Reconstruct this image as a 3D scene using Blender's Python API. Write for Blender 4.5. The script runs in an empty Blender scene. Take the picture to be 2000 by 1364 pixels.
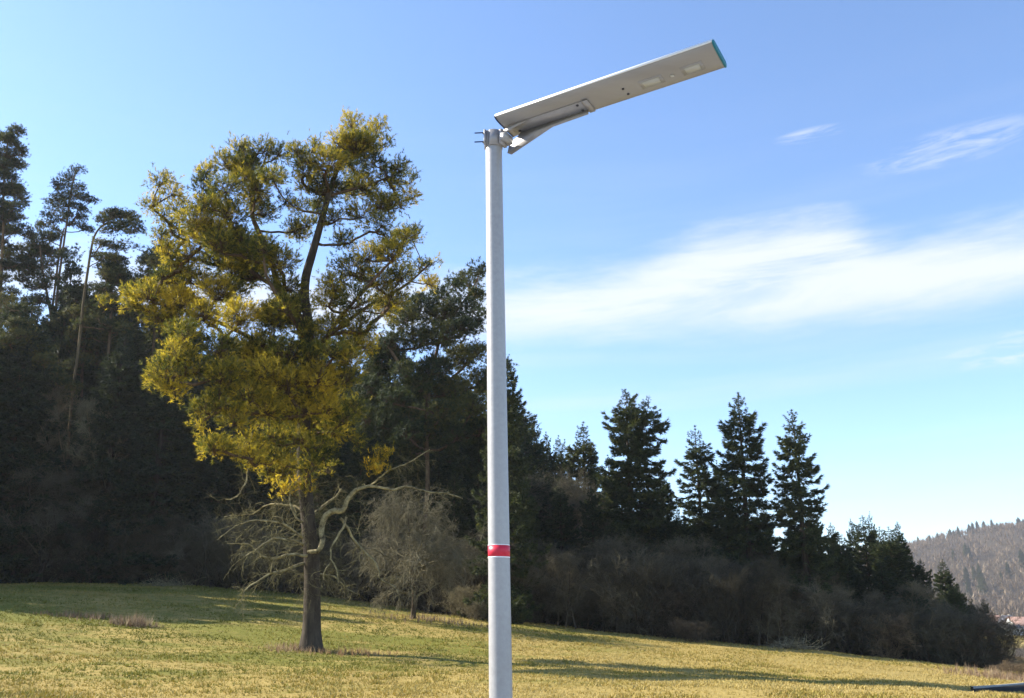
import bpy, math, random
import numpy as np
from mathutils import Vector
R = math.radians
sc = bpy.context.scene
COL = sc.collection

# ------------------------------------------------------------------ camera
F, PITCH, CXP, CYP, EYE = 1732.0, math.atan(518/1732), 1000.0, 682.0, 1.6
cam_d = bpy.data.cameras.new('camera'); cam = bpy.data.objects.new('camera', cam_d); COL.objects.link(cam)
cam_d.sensor_width = 36; cam_d.lens = 36*F/2000; cam_d.clip_start = 0.1; cam_d.clip_end = 6000
cam.location = (0, 0, EYE); cam.rotation_euler = (math.pi/2+PITCH, 0, 0)
sc.camera = cam

# ------------------------------------------------------------------ light
SUN_EL, SUN_BACK = 33.0, 15.0            # elevation, degrees beyond the left-hand direction
SKY_STRENGTH, SUN_STRENGTH, EXPOSURE = 0.10, 5.0, 1.38
HAZE = 0.00014
sdir = Vector((-math.cos(R(SUN_BACK))*math.cos(R(SUN_EL)), math.sin(R(SUN_BACK))*math.cos(R(SUN_EL)), math.sin(R(SUN_EL))))
sl = bpy.data.lights.new('sun', 'SUN'); sun = bpy.data.objects.new('sun', sl); COL.objects.link(sun)
sl.energy = SUN_STRENGTH; sl.angle = R(0.53); sl.color = (1.0, 0.93, 0.80)
sun.rotation_euler = sdir.to_track_quat('Z', 'Y').to_euler(); sun.location = (-60, 20, 60)

world = bpy.data.worlds.new('World'); sc.world = world; world.use_nodes = True
nt = world.node_tree; nt.nodes.clear()
def N(t, **kw):
    n = nt.nodes.new(t)
    for k, v in kw.items(): setattr(n, k, v)
    return n
def L(a, b): nt.links.new(a, b)
def MATH(op, a, b=None, c=None, clamp=False):
    n = nt.nodes.new('ShaderNodeMath'); n.operation = op; n.use_clamp = clamp
    for i, v in enumerate((a, b, c)):
        if v is None: continue
        if isinstance(v, (int, float)): n.inputs[i].default_value = v
        else: nt.links.new(v, n.inputs[i])
    return n.outputs[0]
def MAPR(v, a, b, c=0.0, d=1.0, smooth=True):
    n = nt.nodes.new('ShaderNodeMapRange'); n.interpolation_type = 'SMOOTHSTEP' if smooth else 'LINEAR'
    nt.links.new(v, n.inputs[0])
    for i, x in zip((1, 2, 3, 4), (a, b, c, d)): n.inputs[i].default_value = x
    return n.outputs[0]
out = N('ShaderNodeOutputWorld'); bg = N('ShaderNodeBackground'); bg.inputs[1].default_value = SKY_STRENGTH
sky = N('ShaderNodeTexSky'); sky.sky_type = 'NISHITA'; sky.sun_disc = False
sky.sun_elevation = R(SUN_EL); sky.sun_rotation = math.atan2(sdir.x, sdir.y)
sky.air_density = 1.0; sky.dust_density = 0.35; sky.ozone_density = 2.0; sky.altitude = 400
gain = N('ShaderNodeMix', data_type='RGBA', blend_type='MULTIPLY'); gain.inputs[0].default_value = 1
L(sky.outputs[0], gain.inputs[6]); gain.inputs[7].default_value = (.96, 1.07, 1.20, 1)
tc = N('ShaderNodeTexCoord'); sep = N('ShaderNodeSeparateXYZ'); L(tc.outputs['Generated'], sep.inputs[0])
az = MATH('MULTIPLY', MATH('ARCTAN2', sep.outputs[0], sep.outputs[1]), 57.2958)
el = MATH('MULTIPLY', MATH('ARCSINE', sep.outputs[2]), 57.2958)
elt = MATH('ADD', el, MATH('MULTIPLY', az, -0.035))          # streaks climb gently to the right
def noise(sx, sy, off, scale=1.0, detail=6, rough=0.55, dist=0.0, e=None):
    c = N('ShaderNodeCombineXYZ'); L(MATH('MULTIPLY_ADD', az, sx, off), c.inputs[0]); L(MATH('MULTIPLY_ADD', e or elt, sy, off*1.7), c.inputs[1])
    n = N('ShaderNodeTexNoise'); n.inputs['Scale'].default_value = scale; n.inputs['Detail'].default_value = detail
    n.inputs['Roughness'].default_value = rough; n.inputs['Distortion'].default_value = dist
    L(c.outputs[0], n.inputs['Vector']); return n.outputs[0]
edge_n = MATH('MULTIPLY', MATH('SUBTRACT', noise(0.13, 0.7, 3.1, detail=9, rough=.62), 0.5), 4.2)
azn = MATH('DIVIDE', MATH('ADD', az, 180), 360)
ramp = N('ShaderNodeFloatCurve'); cv = ramp.mapping.curves[0]
pts = [(-180, .50), (-60, .53), (-20, .54), (-5, .548), (0, .545), (7, .562), (10.2, .585), (15, .615), (19.8, .62), (22.6, .60), (25.2, .565), (30, .56), (60, .54), (180, .50)]   # cloud top, (el)/40
cv.points[0].location = ((pts[0][0]+180)/360, pts[0][1]); cv.points[1].location = ((pts[-1][0]+180)/360, pts[-1][1])
for a, v in pts[1:-1]: cv.points.new((a+180)/360, v)
ramp.mapping.update(); L(azn, ramp.inputs[1])
top = MATH('ADD', MATH('MULTIPLY', ramp.outputs[0], 40), edge_n)
below = MAPR(MATH('SUBTRACT', top, el), -0.6, 3.0)
bottom = MATH('ADD', MATH('MULTIPLY', edge_n, 0.5), 17.5)
above = MAPR(MATH('SUBTRACT', el, bottom), -1.6, 1.6)
streak = MAPR(noise(0.07, 0.42, 7.7, detail=10, rough=0.68, dist=0.7), 0.30, 0.60, 0.50, 1.0)
band = MATH('MULTIPLY', MATH('MULTIPLY', below, above), streak)
def puff(a0, e0, wa, we, amp, off):
    d = MATH('ADD', MATH('POWER', MATH('DIVIDE', MATH('SUBTRACT', az, a0), wa), 2), MATH('POWER', MATH('DIVIDE', MATH('SUBTRACT', elt, e0-0.035*a0), we), 2))
    return MATH('MULTIPLY', MATH('MULTIPLY', MAPR(d, 1.0, 0.0), MAPR(noise(0.22, 1.5, off, detail=8, rough=.65, dist=.6), 0.40, 0.66)), amp)
puffs = MATH('MAXIMUM', puff(20.8, 28.6, 2.9, 0.5, .6, 2.2), MATH('MAXIMUM', puff(29.0, 26.3, 6.5, 1.3, .5, 5.0), puff(31.5, 14.5, 7, 1.4, .6, 9.0)))
veil = MATH('MULTIPLY', MATH('MULTIPLY', MAPR(noise(0.03, 0.35, 21.0, detail=5), 0.42, 0.75), MAPR(el, 34, 12)), 0.28)
dens = MATH('MULTIPLY', MATH('MAXIMUM', MATH('MAXIMUM', band, puffs), veil), 0.90, clamp=True)
mixc = N('ShaderNodeMix', data_type='RGBA'); L(dens, mixc.inputs[0]); L(gain.outputs[2], mixc.inputs[6]); mixc.inputs[7].default_value = (3.75, 3.95, 4.25, 1)
L(mixc.outputs[2], bg.inputs[0]); L(bg.outputs[0], out.inputs[0])

sc.view_settings.view_transform = 'Standard'; sc.view_settings.look = 'None'; sc.view_settings.gamma = 1
sc.view_settings.use_curve_mapping = False; sc.view_settings.exposure = EXPOSURE
sc.cycles.max_bounces = 6; sc.cycles.transmission_bounces = 4; sc.cycles.diffuse_bounces = 3; sc.cycles.glossy_bounces = 3
sc.cycles.volume_bounces = 0; sc.cycles.use_denoising = True
sc.render.use_persistent_data = False

# ------------------------------------------------------------------ helpers
CP, SP = math.cos(PITCH), math.sin(PITCH)
def ray(px, py, Y):
    """World point at depth Y (metres in front of the viewer) seen at a point of the photograph."""
    x = (px-CXP)/F; y = (CYP-py)/F
    d = np.array([x, CP-y*SP, SP+y*CP]); d = d*(Y/d[1]); d[2] += EYE
    return d
def tag(o, label=None, cat=None, group=None, kind=None, category=None):
    cat = cat or category
    if label: o['label'] = label
    if cat: o['category'] = cat
    if group: o['group'] = group
    if kind: o['kind'] = kind
    return o
def empty(name, loc=(0, 0, 0), rz=0, **kw):
    o = bpy.data.objects.new(name, None); COL.objects.link(o); o.location = loc; o.rotation_euler = (0, 0, rz)
    o.empty_display_size = .3
    return tag(o, **kw)
def mesh(name, verts, faces, mat, parent=None, tint=None, smooth=False, **kw):
    """verts (n,3); faces = one (m,k) array or a list of them"""
    if not isinstance(faces, list): faces = [faces]
    faces = [np.asarray(f, dtype=np.int32) for f in faces if len(f)]
    me = bpy.data.meshes.new(name)
    verts = np.ascontiguousarray(verts, dtype=np.float32)
    me.vertices.add(len(verts)); me.vertices.foreach_set('co', verts.ravel())
    nl = sum(f.size for f in faces); nf = sum(len(f) for f in faces)
    me.loops.add(nl); me.loops.foreach_set('vertex_index', np.concatenate([f.ravel() for f in faces]))
    tot = np.concatenate([np.full(len(f), f.shape[1], dtype=np.int32) for f in faces])
    st = np.concatenate([[0], np.cumsum(tot)[:-1]]).astype(np.int32)
    me.polygons.add(nf); me.polygons.foreach_set('loop_start', st); me.polygons.foreach_set('loop_total', tot)
    if smooth: me.polygons.foreach_set('use_smooth', np.ones(nf, dtype=bool))
    if tint is not None:
        a = me.attributes.new('tint', 'FLOAT', 'POINT'); a.data.foreach_set('value', np.ascontiguousarray(tint, dtype=np.float32))
    me.update(calc_edges=True)
    me.materials.append(mat)
    o = bpy.data.objects.new(name, me); COL.objects.link(o); o.parent = parent
    return tag(o, **kw)
def unit(a): return a/np.maximum(np.linalg.norm(a, axis=-1, keepdims=True), 1e-9)
def frames(d):
    """two unit vectors perpendicular to each direction"""
    ref = np.where(np.abs(d[..., 2:3]) > .9, np.array([1., 0, 0]), np.array([0, 0, 1.]))
    u = unit(np.cross(d, ref)); return u, np.cross(d, u)
def tubes(P, Rr, sides=3):
    """P (n,m,3) paths, Rr (n,m) radii -> verts, quads; rings shared along each path"""
    n, m, _ = P.shape
    d = unit(P[:, -1]-P[:, 0]+1e-6); u, v = frames(d)
    a = np.arange(sides)*2*math.pi/sides
    ring = np.cos(a)[None, None, :, None]*u[:, None, None, :]+np.sin(a)[None, None, :, None]*v[:, None, None, :]
    V = (P[:, :, None, :]+ring*Rr[:, :, None, None]).reshape(-1, 3)
    i = np.arange(n)[:, None, None]*m*sides; j = np.arange(m-1)[None, :, None]*sides; k = np.arange(sides)[None, None, :]; k2 = (k+1) % sides
    q = np.stack([i+j+k, i+j+k2, i+j+sides+k2, i+j+sides+k], -1).reshape(-1, 4)
    return V, q
def chain(P, Rr, sides=10, cap=True):
    """one smooth tube along a polyline with a frame per point"""
    P = np.asarray(P, float); Rr = np.asarray(Rr, float)
    d = unit(np.gradient(P, axis=0)); u = np.cross(d, np.array([0.13, 1, 0.07])); u = unit(u); v = np.cross(d, u)
    a = np.arange(sides)*2*math.pi/sides
    V = P[:, None]+Rr[:, None, None]*(np.cos(a)[None, :, None]*u[:, None]+np.sin(a)[None, :, None]*v[:, None])
    m = len(P); j = np.arange(m-1)[:, None]*sides; k = np.arange(sides)[None]; k2 = (k+1) % sides
    q = np.stack([j+k, j+k2, j+sides+k2, j+sides+k], -1).reshape(-1, 4)
    return V.reshape(-1, 3), q
def merge(parts):
    """[(V, faces)] -> V, [faces...]"""
    Vs, Fs, o = [], [], 0
    for V, f in parts:
        for g in (f if isinstance(f, list) else [f]): Fs.append(np.asarray(g)+o)
        Vs.append(V); o += len(V)
    by = {}
    for f in Fs: by.setdefault(f.shape[1], []).append(f)
    return np.concatenate(Vs), [np.concatenate(v) for v in by.values()]
def smooth_line(pts, step=.35):
    """Catmull-Rom through points (k, c)"""
    P = np.asarray(pts, float); P = np.vstack([2*P[0]-P[1], P, 2*P[-1]-P[-2]]); o = []
    for i in range(1, len(P)-2):
        n = max(2, int(np.linalg.norm(P[i+1][:3]-P[i][:3])/step)); t = np.linspace(0, 1, n, endpoint=False)[:, None]
        o.append(.5*((2*P[i])+(-P[i-1]+P[i+1])*t+(2*P[i-1]-5*P[i]+4*P[i+1]-P[i+2])*t*t+(-P[i-1]+3*P[i]-3*P[i+1]+P[i+2])*t**3))
    o.append(P[-2][None]); return np.concatenate(o)
def grow(start, dirn, length, r0, r1, m, wob, grav, g):
    """n crooked shoots -> P (n,m+1,3), R (n,m+1)"""
    n = len(start); d = unit(dirn); pts = [start]; p = start
    for i in range(m):
        d = unit(d+g.normal(0, wob, (n, 3))+np.array([0, 0, grav])); p = p+d*(length/m)[:, None]; pts.append(p)
    t = np.linspace(0, 1, m+1)[None]
    return np.stack(pts, 1), r0[:, None]*(1-t)+r1[:, None]*t
def spawn(P, Rr, k, ang, lo, hi, g):
    """k side shoots per path: start, direction, parent radius there, t"""
    n, m1, _ = P.shape
    idx = np.repeat(np.arange(n), k); t = g.uniform(lo, hi, n*k)*(m1-1); i = np.minimum(t.astype(int), m1-2); f = (t-i)[:, None]
    a, b = P[idx, i], P[idx, i+1]; d = unit(b-a); u, v = frames(d); ph = g.uniform(0, 2*math.pi, n*k)[:, None]
    an = np.radians(g.normal(ang, ang*.22, n*k))[:, None]
    nd = d*np.cos(an)+(u*np.cos(ph)+v*np.sin(ph))*np.sin(an)
    return a*(1-f)+b*f, nd, (Rr[idx, i]*(1-f[:, 0])+Rr[idx, i+1]*f[:, 0]), t/(m1-1), idx
def scatter(tv, tf, pos, axis, scale, g, tints=None, spin=True):
    """copies of a small leaf cluster (axis +z) merged: V, F, tint"""
    n, nv = len(pos), len(tv); d = unit(axis); u, v = frames(d)
    ph = g.uniform(0, 2*math.pi, n)[:, None] if spin else np.zeros((n, 1))
    u2 = u*np.cos(ph)+v*np.sin(ph); v2 = -u*np.sin(ph)+v*np.cos(ph)
    s = scale if getattr(scale, 'ndim', 1) == 2 else scale[:, None]*np.ones((1, 3))
    V = pos[:, None]+tv[None, :, 0:1]*(u2*s[:, 0:1])[:, None]+tv[None, :, 1:2]*(v2*s[:, 1:2])[:, None]+tv[None, :, 2:3]*(d*s[:, 2:3])[:, None]
    Fx = (tf[None]+(np.arange(n)*nv)[:, None, None]).reshape(-1, tf.shape[1])
    T = None if tints is None else np.repeat(tints, nv)
    return V.reshape(-1, 3), Fx, T
def blades(n, g, length=(.7, 1), width=.09, spread=(25, 75), z=(0, .9), curl=0):
    """needle cluster of n triangles round +z"""
    V, Fc = [], []
    for i in range(n):
        ph = i*2.39996+g.uniform(-.3, .3); a = R(g.uniform(*spread)); h = g.uniform(*z)
        o = np.array([math.cos(ph), math.sin(ph), 0.]); d = o*math.sin(a)+np.array([0, 0, math.cos(a)]); ln = g.uniform(*length)
        s = np.cross(d, o+np.array([0, 0, .3])); s = s/np.linalg.norm(s)
        b = np.array([0, 0, h]); V += [b+s*width/2, b-s*width/2, b+d*ln+np.array([0, 0, curl*ln])]; Fc.append((3*i, 3*i+1, 3*i+2))
    return np.array(V), np.array(Fc)

# ------------------------------------------------------------------ materials
def material(name, rough=.8, spec=.3, metal=0.0):
    m = bpy.data.materials.new(name); m.use_nodes = True; b = m.node_tree.nodes['Principled BSDF']
    b.inputs['Roughness'].default_value = rough; b.inputs['Specular IOR Level'].default_value = spec; b.inputs['Metallic'].default_value = metal
    return m, m.node_tree, b
def nnoise(t, scale, detail=4, rough=.6, vec=None, coord='Object', mscale=None):
    n = t.nodes.new('ShaderNodeTexNoise'); n.inputs['Scale'].default_value = scale; n.inputs['Detail'].default_value = detail; n.inputs['Roughness'].default_value = rough
    c = t.nodes.new('ShaderNodeTexCoord'); src = c.outputs[coord]
    if mscale:
        mp = t.nodes.new('ShaderNodeMapping'); mp.inputs['Scale'].default_value = mscale; t.links.new(src, mp.inputs[0]); src = mp.outputs[0]
    t.links.new(src, n.inputs['Vector']); return n.outputs[0]
def nramp(t, src, stops):
    r = t.nodes.new('ShaderNodeValToRGB'); e = r.color_ramp.elements
    while len(e) < len(stops): e.new(.5)
    for x, (p, c) in zip(e, stops): x.position = p; x.color = (*c, 1)
    t.links.new(src, r.inputs[0]); return r.outputs[0]
def nbump(t, b, src, strength, dist):
    n = t.nodes.new('ShaderNodeBump'); n.inputs['Strength'].default_value = strength; n.inputs['Distance'].default_value = dist
    t.links.new(src, n.inputs['Height']); t.links.new(n.outputs[0], b.inputs['Normal'])
def nmix(t, f, a, b, mode='MIX'):
    m = t.nodes.new('ShaderNodeMix'); m.data_type = 'RGBA'; m.blend_type = mode
    for i, x in ((0, f), (6, a), (7, b)):
        if hasattr(x, 'default_value') or not isinstance(x, (int, float, tuple)): t.links.new(x, m.inputs[i])
        else: m.inputs[i].default_value = x if i == 0 else (*x, 1)
    return m.outputs[2]
def foliage(name, stops, trans=.35, rough=.65, tcol=(1.3, 1.25, .6)):
    m, t, b = material(name, rough, .15)
    a = t.nodes.new('ShaderNodeAttribute'); a.attribute_name = 'tint'
    c = nramp(t, a.outputs['Fac'], stops); oi = t.nodes.new('ShaderNodeObjectInfo'); c = nmix(t, 1.0, c, nramp(t, oi.outputs['Random'], [(0, (.72, .80, .85)), (.5, (1, 1, 1)), (1, (1.45, 1.3, 1.0))]), 'MULTIPLY')
    t.links.new(c, b.inputs['Base Color'])
    tr = t.nodes.new('ShaderNodeBsdfTranslucent'); t.links.new(nmix(t, 1.0, c, tcol, 'MULTIPLY'), tr.inputs[0])
    mx = t.nodes.new('ShaderNodeMixShader'); mx.inputs[0].default_value = trans
    t.links.new(b.outputs[0], mx.inputs[1]); t.links.new(tr.outputs[0], mx.inputs[2])
    t.links.new(mx.outputs[0], t.nodes['Material Output'].inputs[0]); return m
def barkmat(name, c0, c1, scale=3, stretch=.25, bump=.02):
    m, t, b = material(name, .9, .15)
    n = nnoise(t, scale, 6, .65, mscale=(1, 1, stretch)); c = nramp(t, n, [(.3, c0), (.7, c1)])
    oi = t.nodes.new('ShaderNodeObjectInfo'); c = nmix(t, 1.0, c, nramp(t, oi.outputs['Random'], [(0, (.62, .60, .55)), (.5, (1, 1, 1)), (.8, (1.2, 1.12, .95)), (1, (1.45, 1.5, 1.3))]), 'MULTIPLY')
    t.links.new(c, b.inputs['Base Color'])
    if bump: nbump(t, b, n, .8, bump)
    return m
M = {}
M['pine_old'] = foliage('pine_needles_olive', [(0, (.045, .055, .020)), (.35, (.15, .145, .032)), (1, (.68, .47, .052))], .50, tcol=(1.15, 1.2, .75))
M['pine_dark'] = foliage('pine_needles_dark', [(0, (.026, .040, .020)), (.6, (.060, .074, .030)), (1, (.13, .12, .035))], .3)
M['spruce'] = foliage('spruce_needles', [(0, (.022, .034, .020)), (.6, (.050, .066, .032)), (1, (.10, .11, .045))], .22)
M['twig'] = barkmat('bare_twigs', (.085, .074, .048), (.215, .188, .125), 2, 1, 0)
M['twig_warm'] = barkmat('bare_twigs_warm', (.12, .085, .055), (.25, .19, .12), 2, 1, 0)
M['twig_dark'] = barkmat('bare_twigs_dark', (.050, .045, .031), (.115, .102, .070), 2, 1, 0)
M['lichen'] = barkmat('lichen_twigs', (.030, .024, .016), (.34, .31, .20), 4.5, 1, .01)
M['twig_grey'] = barkmat('grey_meadow_twigs', (.060, .054, .038), (.155, .140, .100), 2, 1, 0)
M['twig_olive'] = barkmat('olive_dead_twigs', (.040, .036, .020), (.20, .18, .10), 3, 1, 0)
M['bark'] = barkmat('grey_brown_bark', (.026, .020, .015), (.10, .080, .058), 5, .22, .05)
M['bark_pine'] = barkmat('orange_pine_bark', (.060, .042, .028), (.19, .125, .075), 5, .3, .03)
M['bark_pale'] = barkmat('pale_bark', (.05, .036, .024), (.36, .27, .15), 1.6, .6, .01)

def ground_mat():
    m, t, b = material('meadow_and_forest_floor', .95, .1)
    big = nnoise(t, .16, 4, .6, mscale=(1, 2.0, 1)); mid = nnoise(t, 1.1, 6, .7, mscale=(1, 1.6, 1)); fine = nnoise(t, 9, 5, .75)
    straw = nramp(t, fine, [(.25, (.20, .140, .040)), (.5, (.32, .235, .070)), (.75, (.45, .345, .14))])
    green = nramp(t, fine, [(.25, (.08, .082, .014)), (.55, (.165, .160, .028)), (.8, (.26, .24, .055))])
    f = t.nodes.new('ShaderNodeMath'); f.operation = 'ADD'; t.links.new(big, f.inputs[0])
    f2 = t.nodes.new('ShaderNodeMath'); f2.operation = 'MULTIPLY_ADD'; t.links.new(mid, f2.inputs[0]); f2.inputs[1].default_value = .8; f2.inputs[2].default_value = -.40; t.links.new(f2.outputs[0], f.inputs[1])
    a = t.nodes.new('ShaderNodeAttribute'); a.attribute_name = 'green'
    f3 = t.nodes.new('ShaderNodeMath'); f3.operation = 'ADD'; t.links.new(f.outputs[0], f3.inputs[0]); t.links.new(a.outputs['Fac'], f3.inputs[1])
    mr = t.nodes.new('ShaderNodeMapRange'); mr.interpolation_type = 'SMOOTHSTEP'; t.links.new(f3.outputs[0], mr.inputs[0]); mr.inputs[1].default_value = .46; mr.inputs[2].default_value = .78
    c = nmix(t, mr.outputs[0], straw, green)
    soil = nramp(t, nnoise(t, .9, 6, .8), [(.0, (1, 1, 1)), (.30, (.9, .9, .9)), (.36, (0, 0, 0))])   # little bare spots
    s2 = nmix(t, soil, c, (.11, .075, .045))
    w = t.nodes.new('ShaderNodeAttribute'); w.attribute_name = 'wood'
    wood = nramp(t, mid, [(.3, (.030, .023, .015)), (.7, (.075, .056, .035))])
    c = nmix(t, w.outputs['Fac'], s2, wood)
    pw = t.nodes.new('ShaderNodeAttribute'); pw.attribute_name = 'bounce_gravel'; c = nmix(t, pw.outputs['Fac'], c, nramp(t, fine, [(.3, (.20, .195, .185)), (.7, (.34, .33, .315))]))
    t.links.new(c, b.inputs['Base Color']); nbump(t, b, fine, .7, .05); return m
M['ground'] = ground_mat()
M['grass'] = foliage('grass_blades', [(0, (.11, .112, .018)), (.40, (.20, .190, .034)), (.6, (.36, .265, .075)), (1, (.48, .37, .15))], .18, tcol=(1.1, 1.1, .7))
M['dry'] = foliage('dry_weeds', [(0, (.17, .105, .07)), (.6, (.30, .21, .13)), (1, (.40, .31, .20))], .3, tcol=(1, 1, 1))

# ------------------------------------------------------------------ ground
def rel(px, py, Y): p = ray(px, py, Y); return (p[0], p[1], p[2]-EYE)
ctrl = [rel(*a) for a in [(605, 1270, 36), (805, 1210, 52), (0, 1140, 74), (200, 1138, 73), (400, 1145, 72), (550, 1157, 70), (700, 1174, 67), (850, 1197, 64), (1000, 1214, 62),
        (1200, 1237, 60), (1400, 1258, 58), (1600, 1272, 57), (1800, 1295, 57), (1920, 1307, 57), (0, 1364, 19), (500, 1364, 19), (1000, 1364, 19), (1500, 1364, 19.5), (2000, 1364, 22),
        (0, 1180, 45), (250, 1207, 44), (1000, 1290, 36), (1500, 1318, 35), (1900, 1340, 33), (2060, 1345, 36)]]
ctrl += [(-60, 100, 6), (-120, 100, 12), (-100, 40, 6), (-60, 20, .2), (-60, -30, -.5), (0, -30, -1.7), (60, -30, -3.2), (0, 2, -1.66), (8, 4, -1.7), (-8, 4, -1.66), (0, 100, 1), (0, 140, 4),
         (-80, 180, 15), (60, 100, -7), (45, 57, -5), (46, 38, -4.4), (100, 60, -9), (100, 150, -9.5), (30, 150, -1), (40, 100, -5), (-150, 180, 20), (200, 0, -9), (200, 200, -9)]
ctrl = np.array(ctrl)
def tps(r2): return r2*np.log(r2+1e-9)
A_ = ctrl[:, :2]; n_ = len(A_)
K_ = tps(((A_[:, None]-A_[None])**2).sum(-1))+np.eye(n_)*8.0; Q_ = np.hstack([np.ones((n_, 1)), A_])
W_ = np.linalg.solve(np.block([[K_, Q_], [Q_.T, np.zeros((3, 3))]]), np.concatenate([ctrl[:, 2], np.zeros(3)]))
def sstep(a, b, x): t = np.clip((x-a)/(b-a), 0, 1); return t*t*(3-2*t)
def gz(X, Y):
    X = np.atleast_1d(np.asarray(X, float)); Y = np.atleast_1d(np.asarray(Y, float)); sh = X.shape; X = X.ravel(); Y = Y.ravel()
    xc, yc = np.clip(X, -200, 220), np.clip(Y, -60, 220)
    z = W_[n_]+W_[n_+1]*xc+W_[n_+2]*yc
    for i in range(n_): z = z+W_[i]*tps((xc-A_[i, 0])**2+(yc-A_[i, 1])**2)
    far = -9+sstep(560, 1230, Y)*(92+np.minimum((X-526)*.115, 30)+9*np.sin(X*.011+1)+4*np.sin(X*.031))
    far = np.maximum(far, -9)
    w = sstep(150, 330, np.hypot(X, Y))
    z = z*(1-w)+far*w
    z = z+.05*np.sin(X*.9+Y*.3)*np.sin(Y*.55-X*.2)*(1-w)
    return (z+EYE).reshape(sh)
def G(x, y): return float(gz(x, y)[0])
def edge_y(X):   # where the wood begins
    return np.interp(X, [-200, -60, -45, -43, -36, -24, -12, 0, 12, 20, 30, 34, 40, 60, 300], [20, 36, 60, 73, 72.5, 71, 67.5, 62.5, 60, 58.5, 57.5, 58, 66, 90, 200])
def axis_vals(lo, hi, step, far_lo, far_hi):
    a = list(np.arange(lo, hi+.01, step)); s = step
    while a[-1] < far_hi: s *= 1.13; a.append(a[-1]+s)
    s = step; b = []
    x = lo
    while x > far_lo: s *= 1.13; x -= s; b.append(x)
    return np.array(b[::-1]+a)
xs = axis_vals(-60, 55, .6, -2600, 3200); ys = axis_vals(0, 80, .6, -400, 3600)
GX, GY = np.meshgrid(xs, ys); GZ = gz(GX, GY)
V = np.stack([GX, GY, GZ], -1).reshape(-1, 3); nx, ny = len(xs), len(ys)
ii, jj = np.meshgrid(np.arange(nx-1), np.arange(ny-1)); b0 = (jj*nx+ii).ravel(); quads = np.stack([b0, b0+1, b0+nx+1, b0+nx], 1)
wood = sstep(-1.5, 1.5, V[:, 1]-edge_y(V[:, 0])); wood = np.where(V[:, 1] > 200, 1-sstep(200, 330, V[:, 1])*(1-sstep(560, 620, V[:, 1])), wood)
bounce_gravel = (1-sstep(10.5, 11.5, V[:, 1]+.25*V[:, 0]*0))*sstep(-9, -8, V[:, 1])      # unseen grey gravel added under the lamp to cut yellow grass bounce
# greener strips: along the top of the shaded bank, beside the big pine, and a faint one to the right
gr = .22*np.exp(-((V[:, 1]-40+.12*V[:, 0])/4)**2)*(V[:, 0] < 0)+.16*np.exp(-(((V[:, 0]+8)/7)**2+((V[:, 1]-33)/4)**2))+.10*sstep(40, 58, V[:, 1])-.12*sstep(26, 18, V[:, 1])+.06*sstep(5, -15, V[:, 0])-.08*sstep(4, 14, V[:, 0])
def ground_obj(name, mask, **kw):
    q = quads[mask]; used, inv = np.unique(q, return_inverse=True)
    o = mesh(name, V[used], inv.reshape(-1, 4), M['ground'], smooth=True, kind='structure', **kw)
    for nm, arr in (('green', gr), ('wood', wood), ('bounce_gravel', bounce_gravel)):
        a = o.data.attributes.new(nm, 'FLOAT', 'POINT'); a.data.foreach_set('value', arr[used].astype(np.float32))
    return o
qy = V[quads[:, 0], 1]
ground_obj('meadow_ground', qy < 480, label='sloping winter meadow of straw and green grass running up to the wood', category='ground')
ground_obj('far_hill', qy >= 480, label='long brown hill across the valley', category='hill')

def on_ground(px, py):
    Ys = np.linspace(15, 120, 2101); d = ray(px, py, 1.0); zs = EYE+(d[2]-EYE)*Ys; h = gz(d[0]*Ys, Ys); k = int(np.argmax(zs <= h)); return np.array([d[0]*Ys[k], Ys[k], h[k]])
road_far = np.array([on_ground(*p) for p in [(1902, 1350.5), (1950, 1346), (2000, 1341), (2080, 1334)]]); road_near = np.array([on_ground(*p) for p in [(1897, 1352), (1945, 1353), (2000, 1352.5), (2080, 1350)]])
g = np.random.default_rng(11)
def vnoise(x, y, cell, seed):
    q = np.random.default_rng(seed); Lt = q.random((256, 256)); x = x/cell+1000; y = y/cell+1000; i = np.floor(x).astype(int); j = np.floor(y).astype(int); fx_ = x-i; fy = y-j
    fx_ = fx_*fx_*(3-2*fx_); fy = fy*fy*(3-2*fy); A = Lt[i % 256, j % 256]; B = Lt[(i+1) % 256, j % 256]; C_ = Lt[i % 256, (j+1) % 256]; D = Lt[(i+1) % 256, (j+1) % 256]
    return (A*(1-fx_)+B*fx_)*(1-fy)+(C_*(1-fx_)+D*fx_)*fy-.5
# grass tufts standing on the meadow in view
def grass_patch(n, y0, y1):
    Y = y0+(y1-y0)*g.random(n)**1.25; X = (g.random(n)*2-1)*(Y*.64+2); ok = (Y < edge_y(X)+.5) & ~((X > road_near[0, 0]) & (Y < np.interp(X, road_far[:, 0], road_far[:, 1])+.3) & (Y > np.interp(X, road_near[:, 0], road_near[:, 1])-.2)); X, Y = X[ok], Y[ok]
    return X, Y
X, Y = grass_patch(98000, 15.5, 72); tv, tf = blades(4, g, (.7, 1.2), .22, (8, 58), (0, .05))
sc_ = .045+.03*g.random(len(X))+Y*.0006; clump = vnoise(X, Y, .7, 1)+.8*vnoise(X, Y, .28, 2)+.8*vnoise(X, Y, 2.4, 3); sc_ *= np.clip(.92+.6*clump, .4, 1.7)
pos = np.stack([X, Y, gz(X, Y)-.012], 1)
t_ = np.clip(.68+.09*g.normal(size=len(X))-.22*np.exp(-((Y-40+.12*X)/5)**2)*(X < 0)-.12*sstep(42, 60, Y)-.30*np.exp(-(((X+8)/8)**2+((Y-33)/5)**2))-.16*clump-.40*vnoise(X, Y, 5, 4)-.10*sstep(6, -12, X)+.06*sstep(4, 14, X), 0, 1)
ax = np.stack([g.normal(.1, .25, len(X)), g.normal(0, .25, len(X)), np.ones(len(X))], 1)
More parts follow.
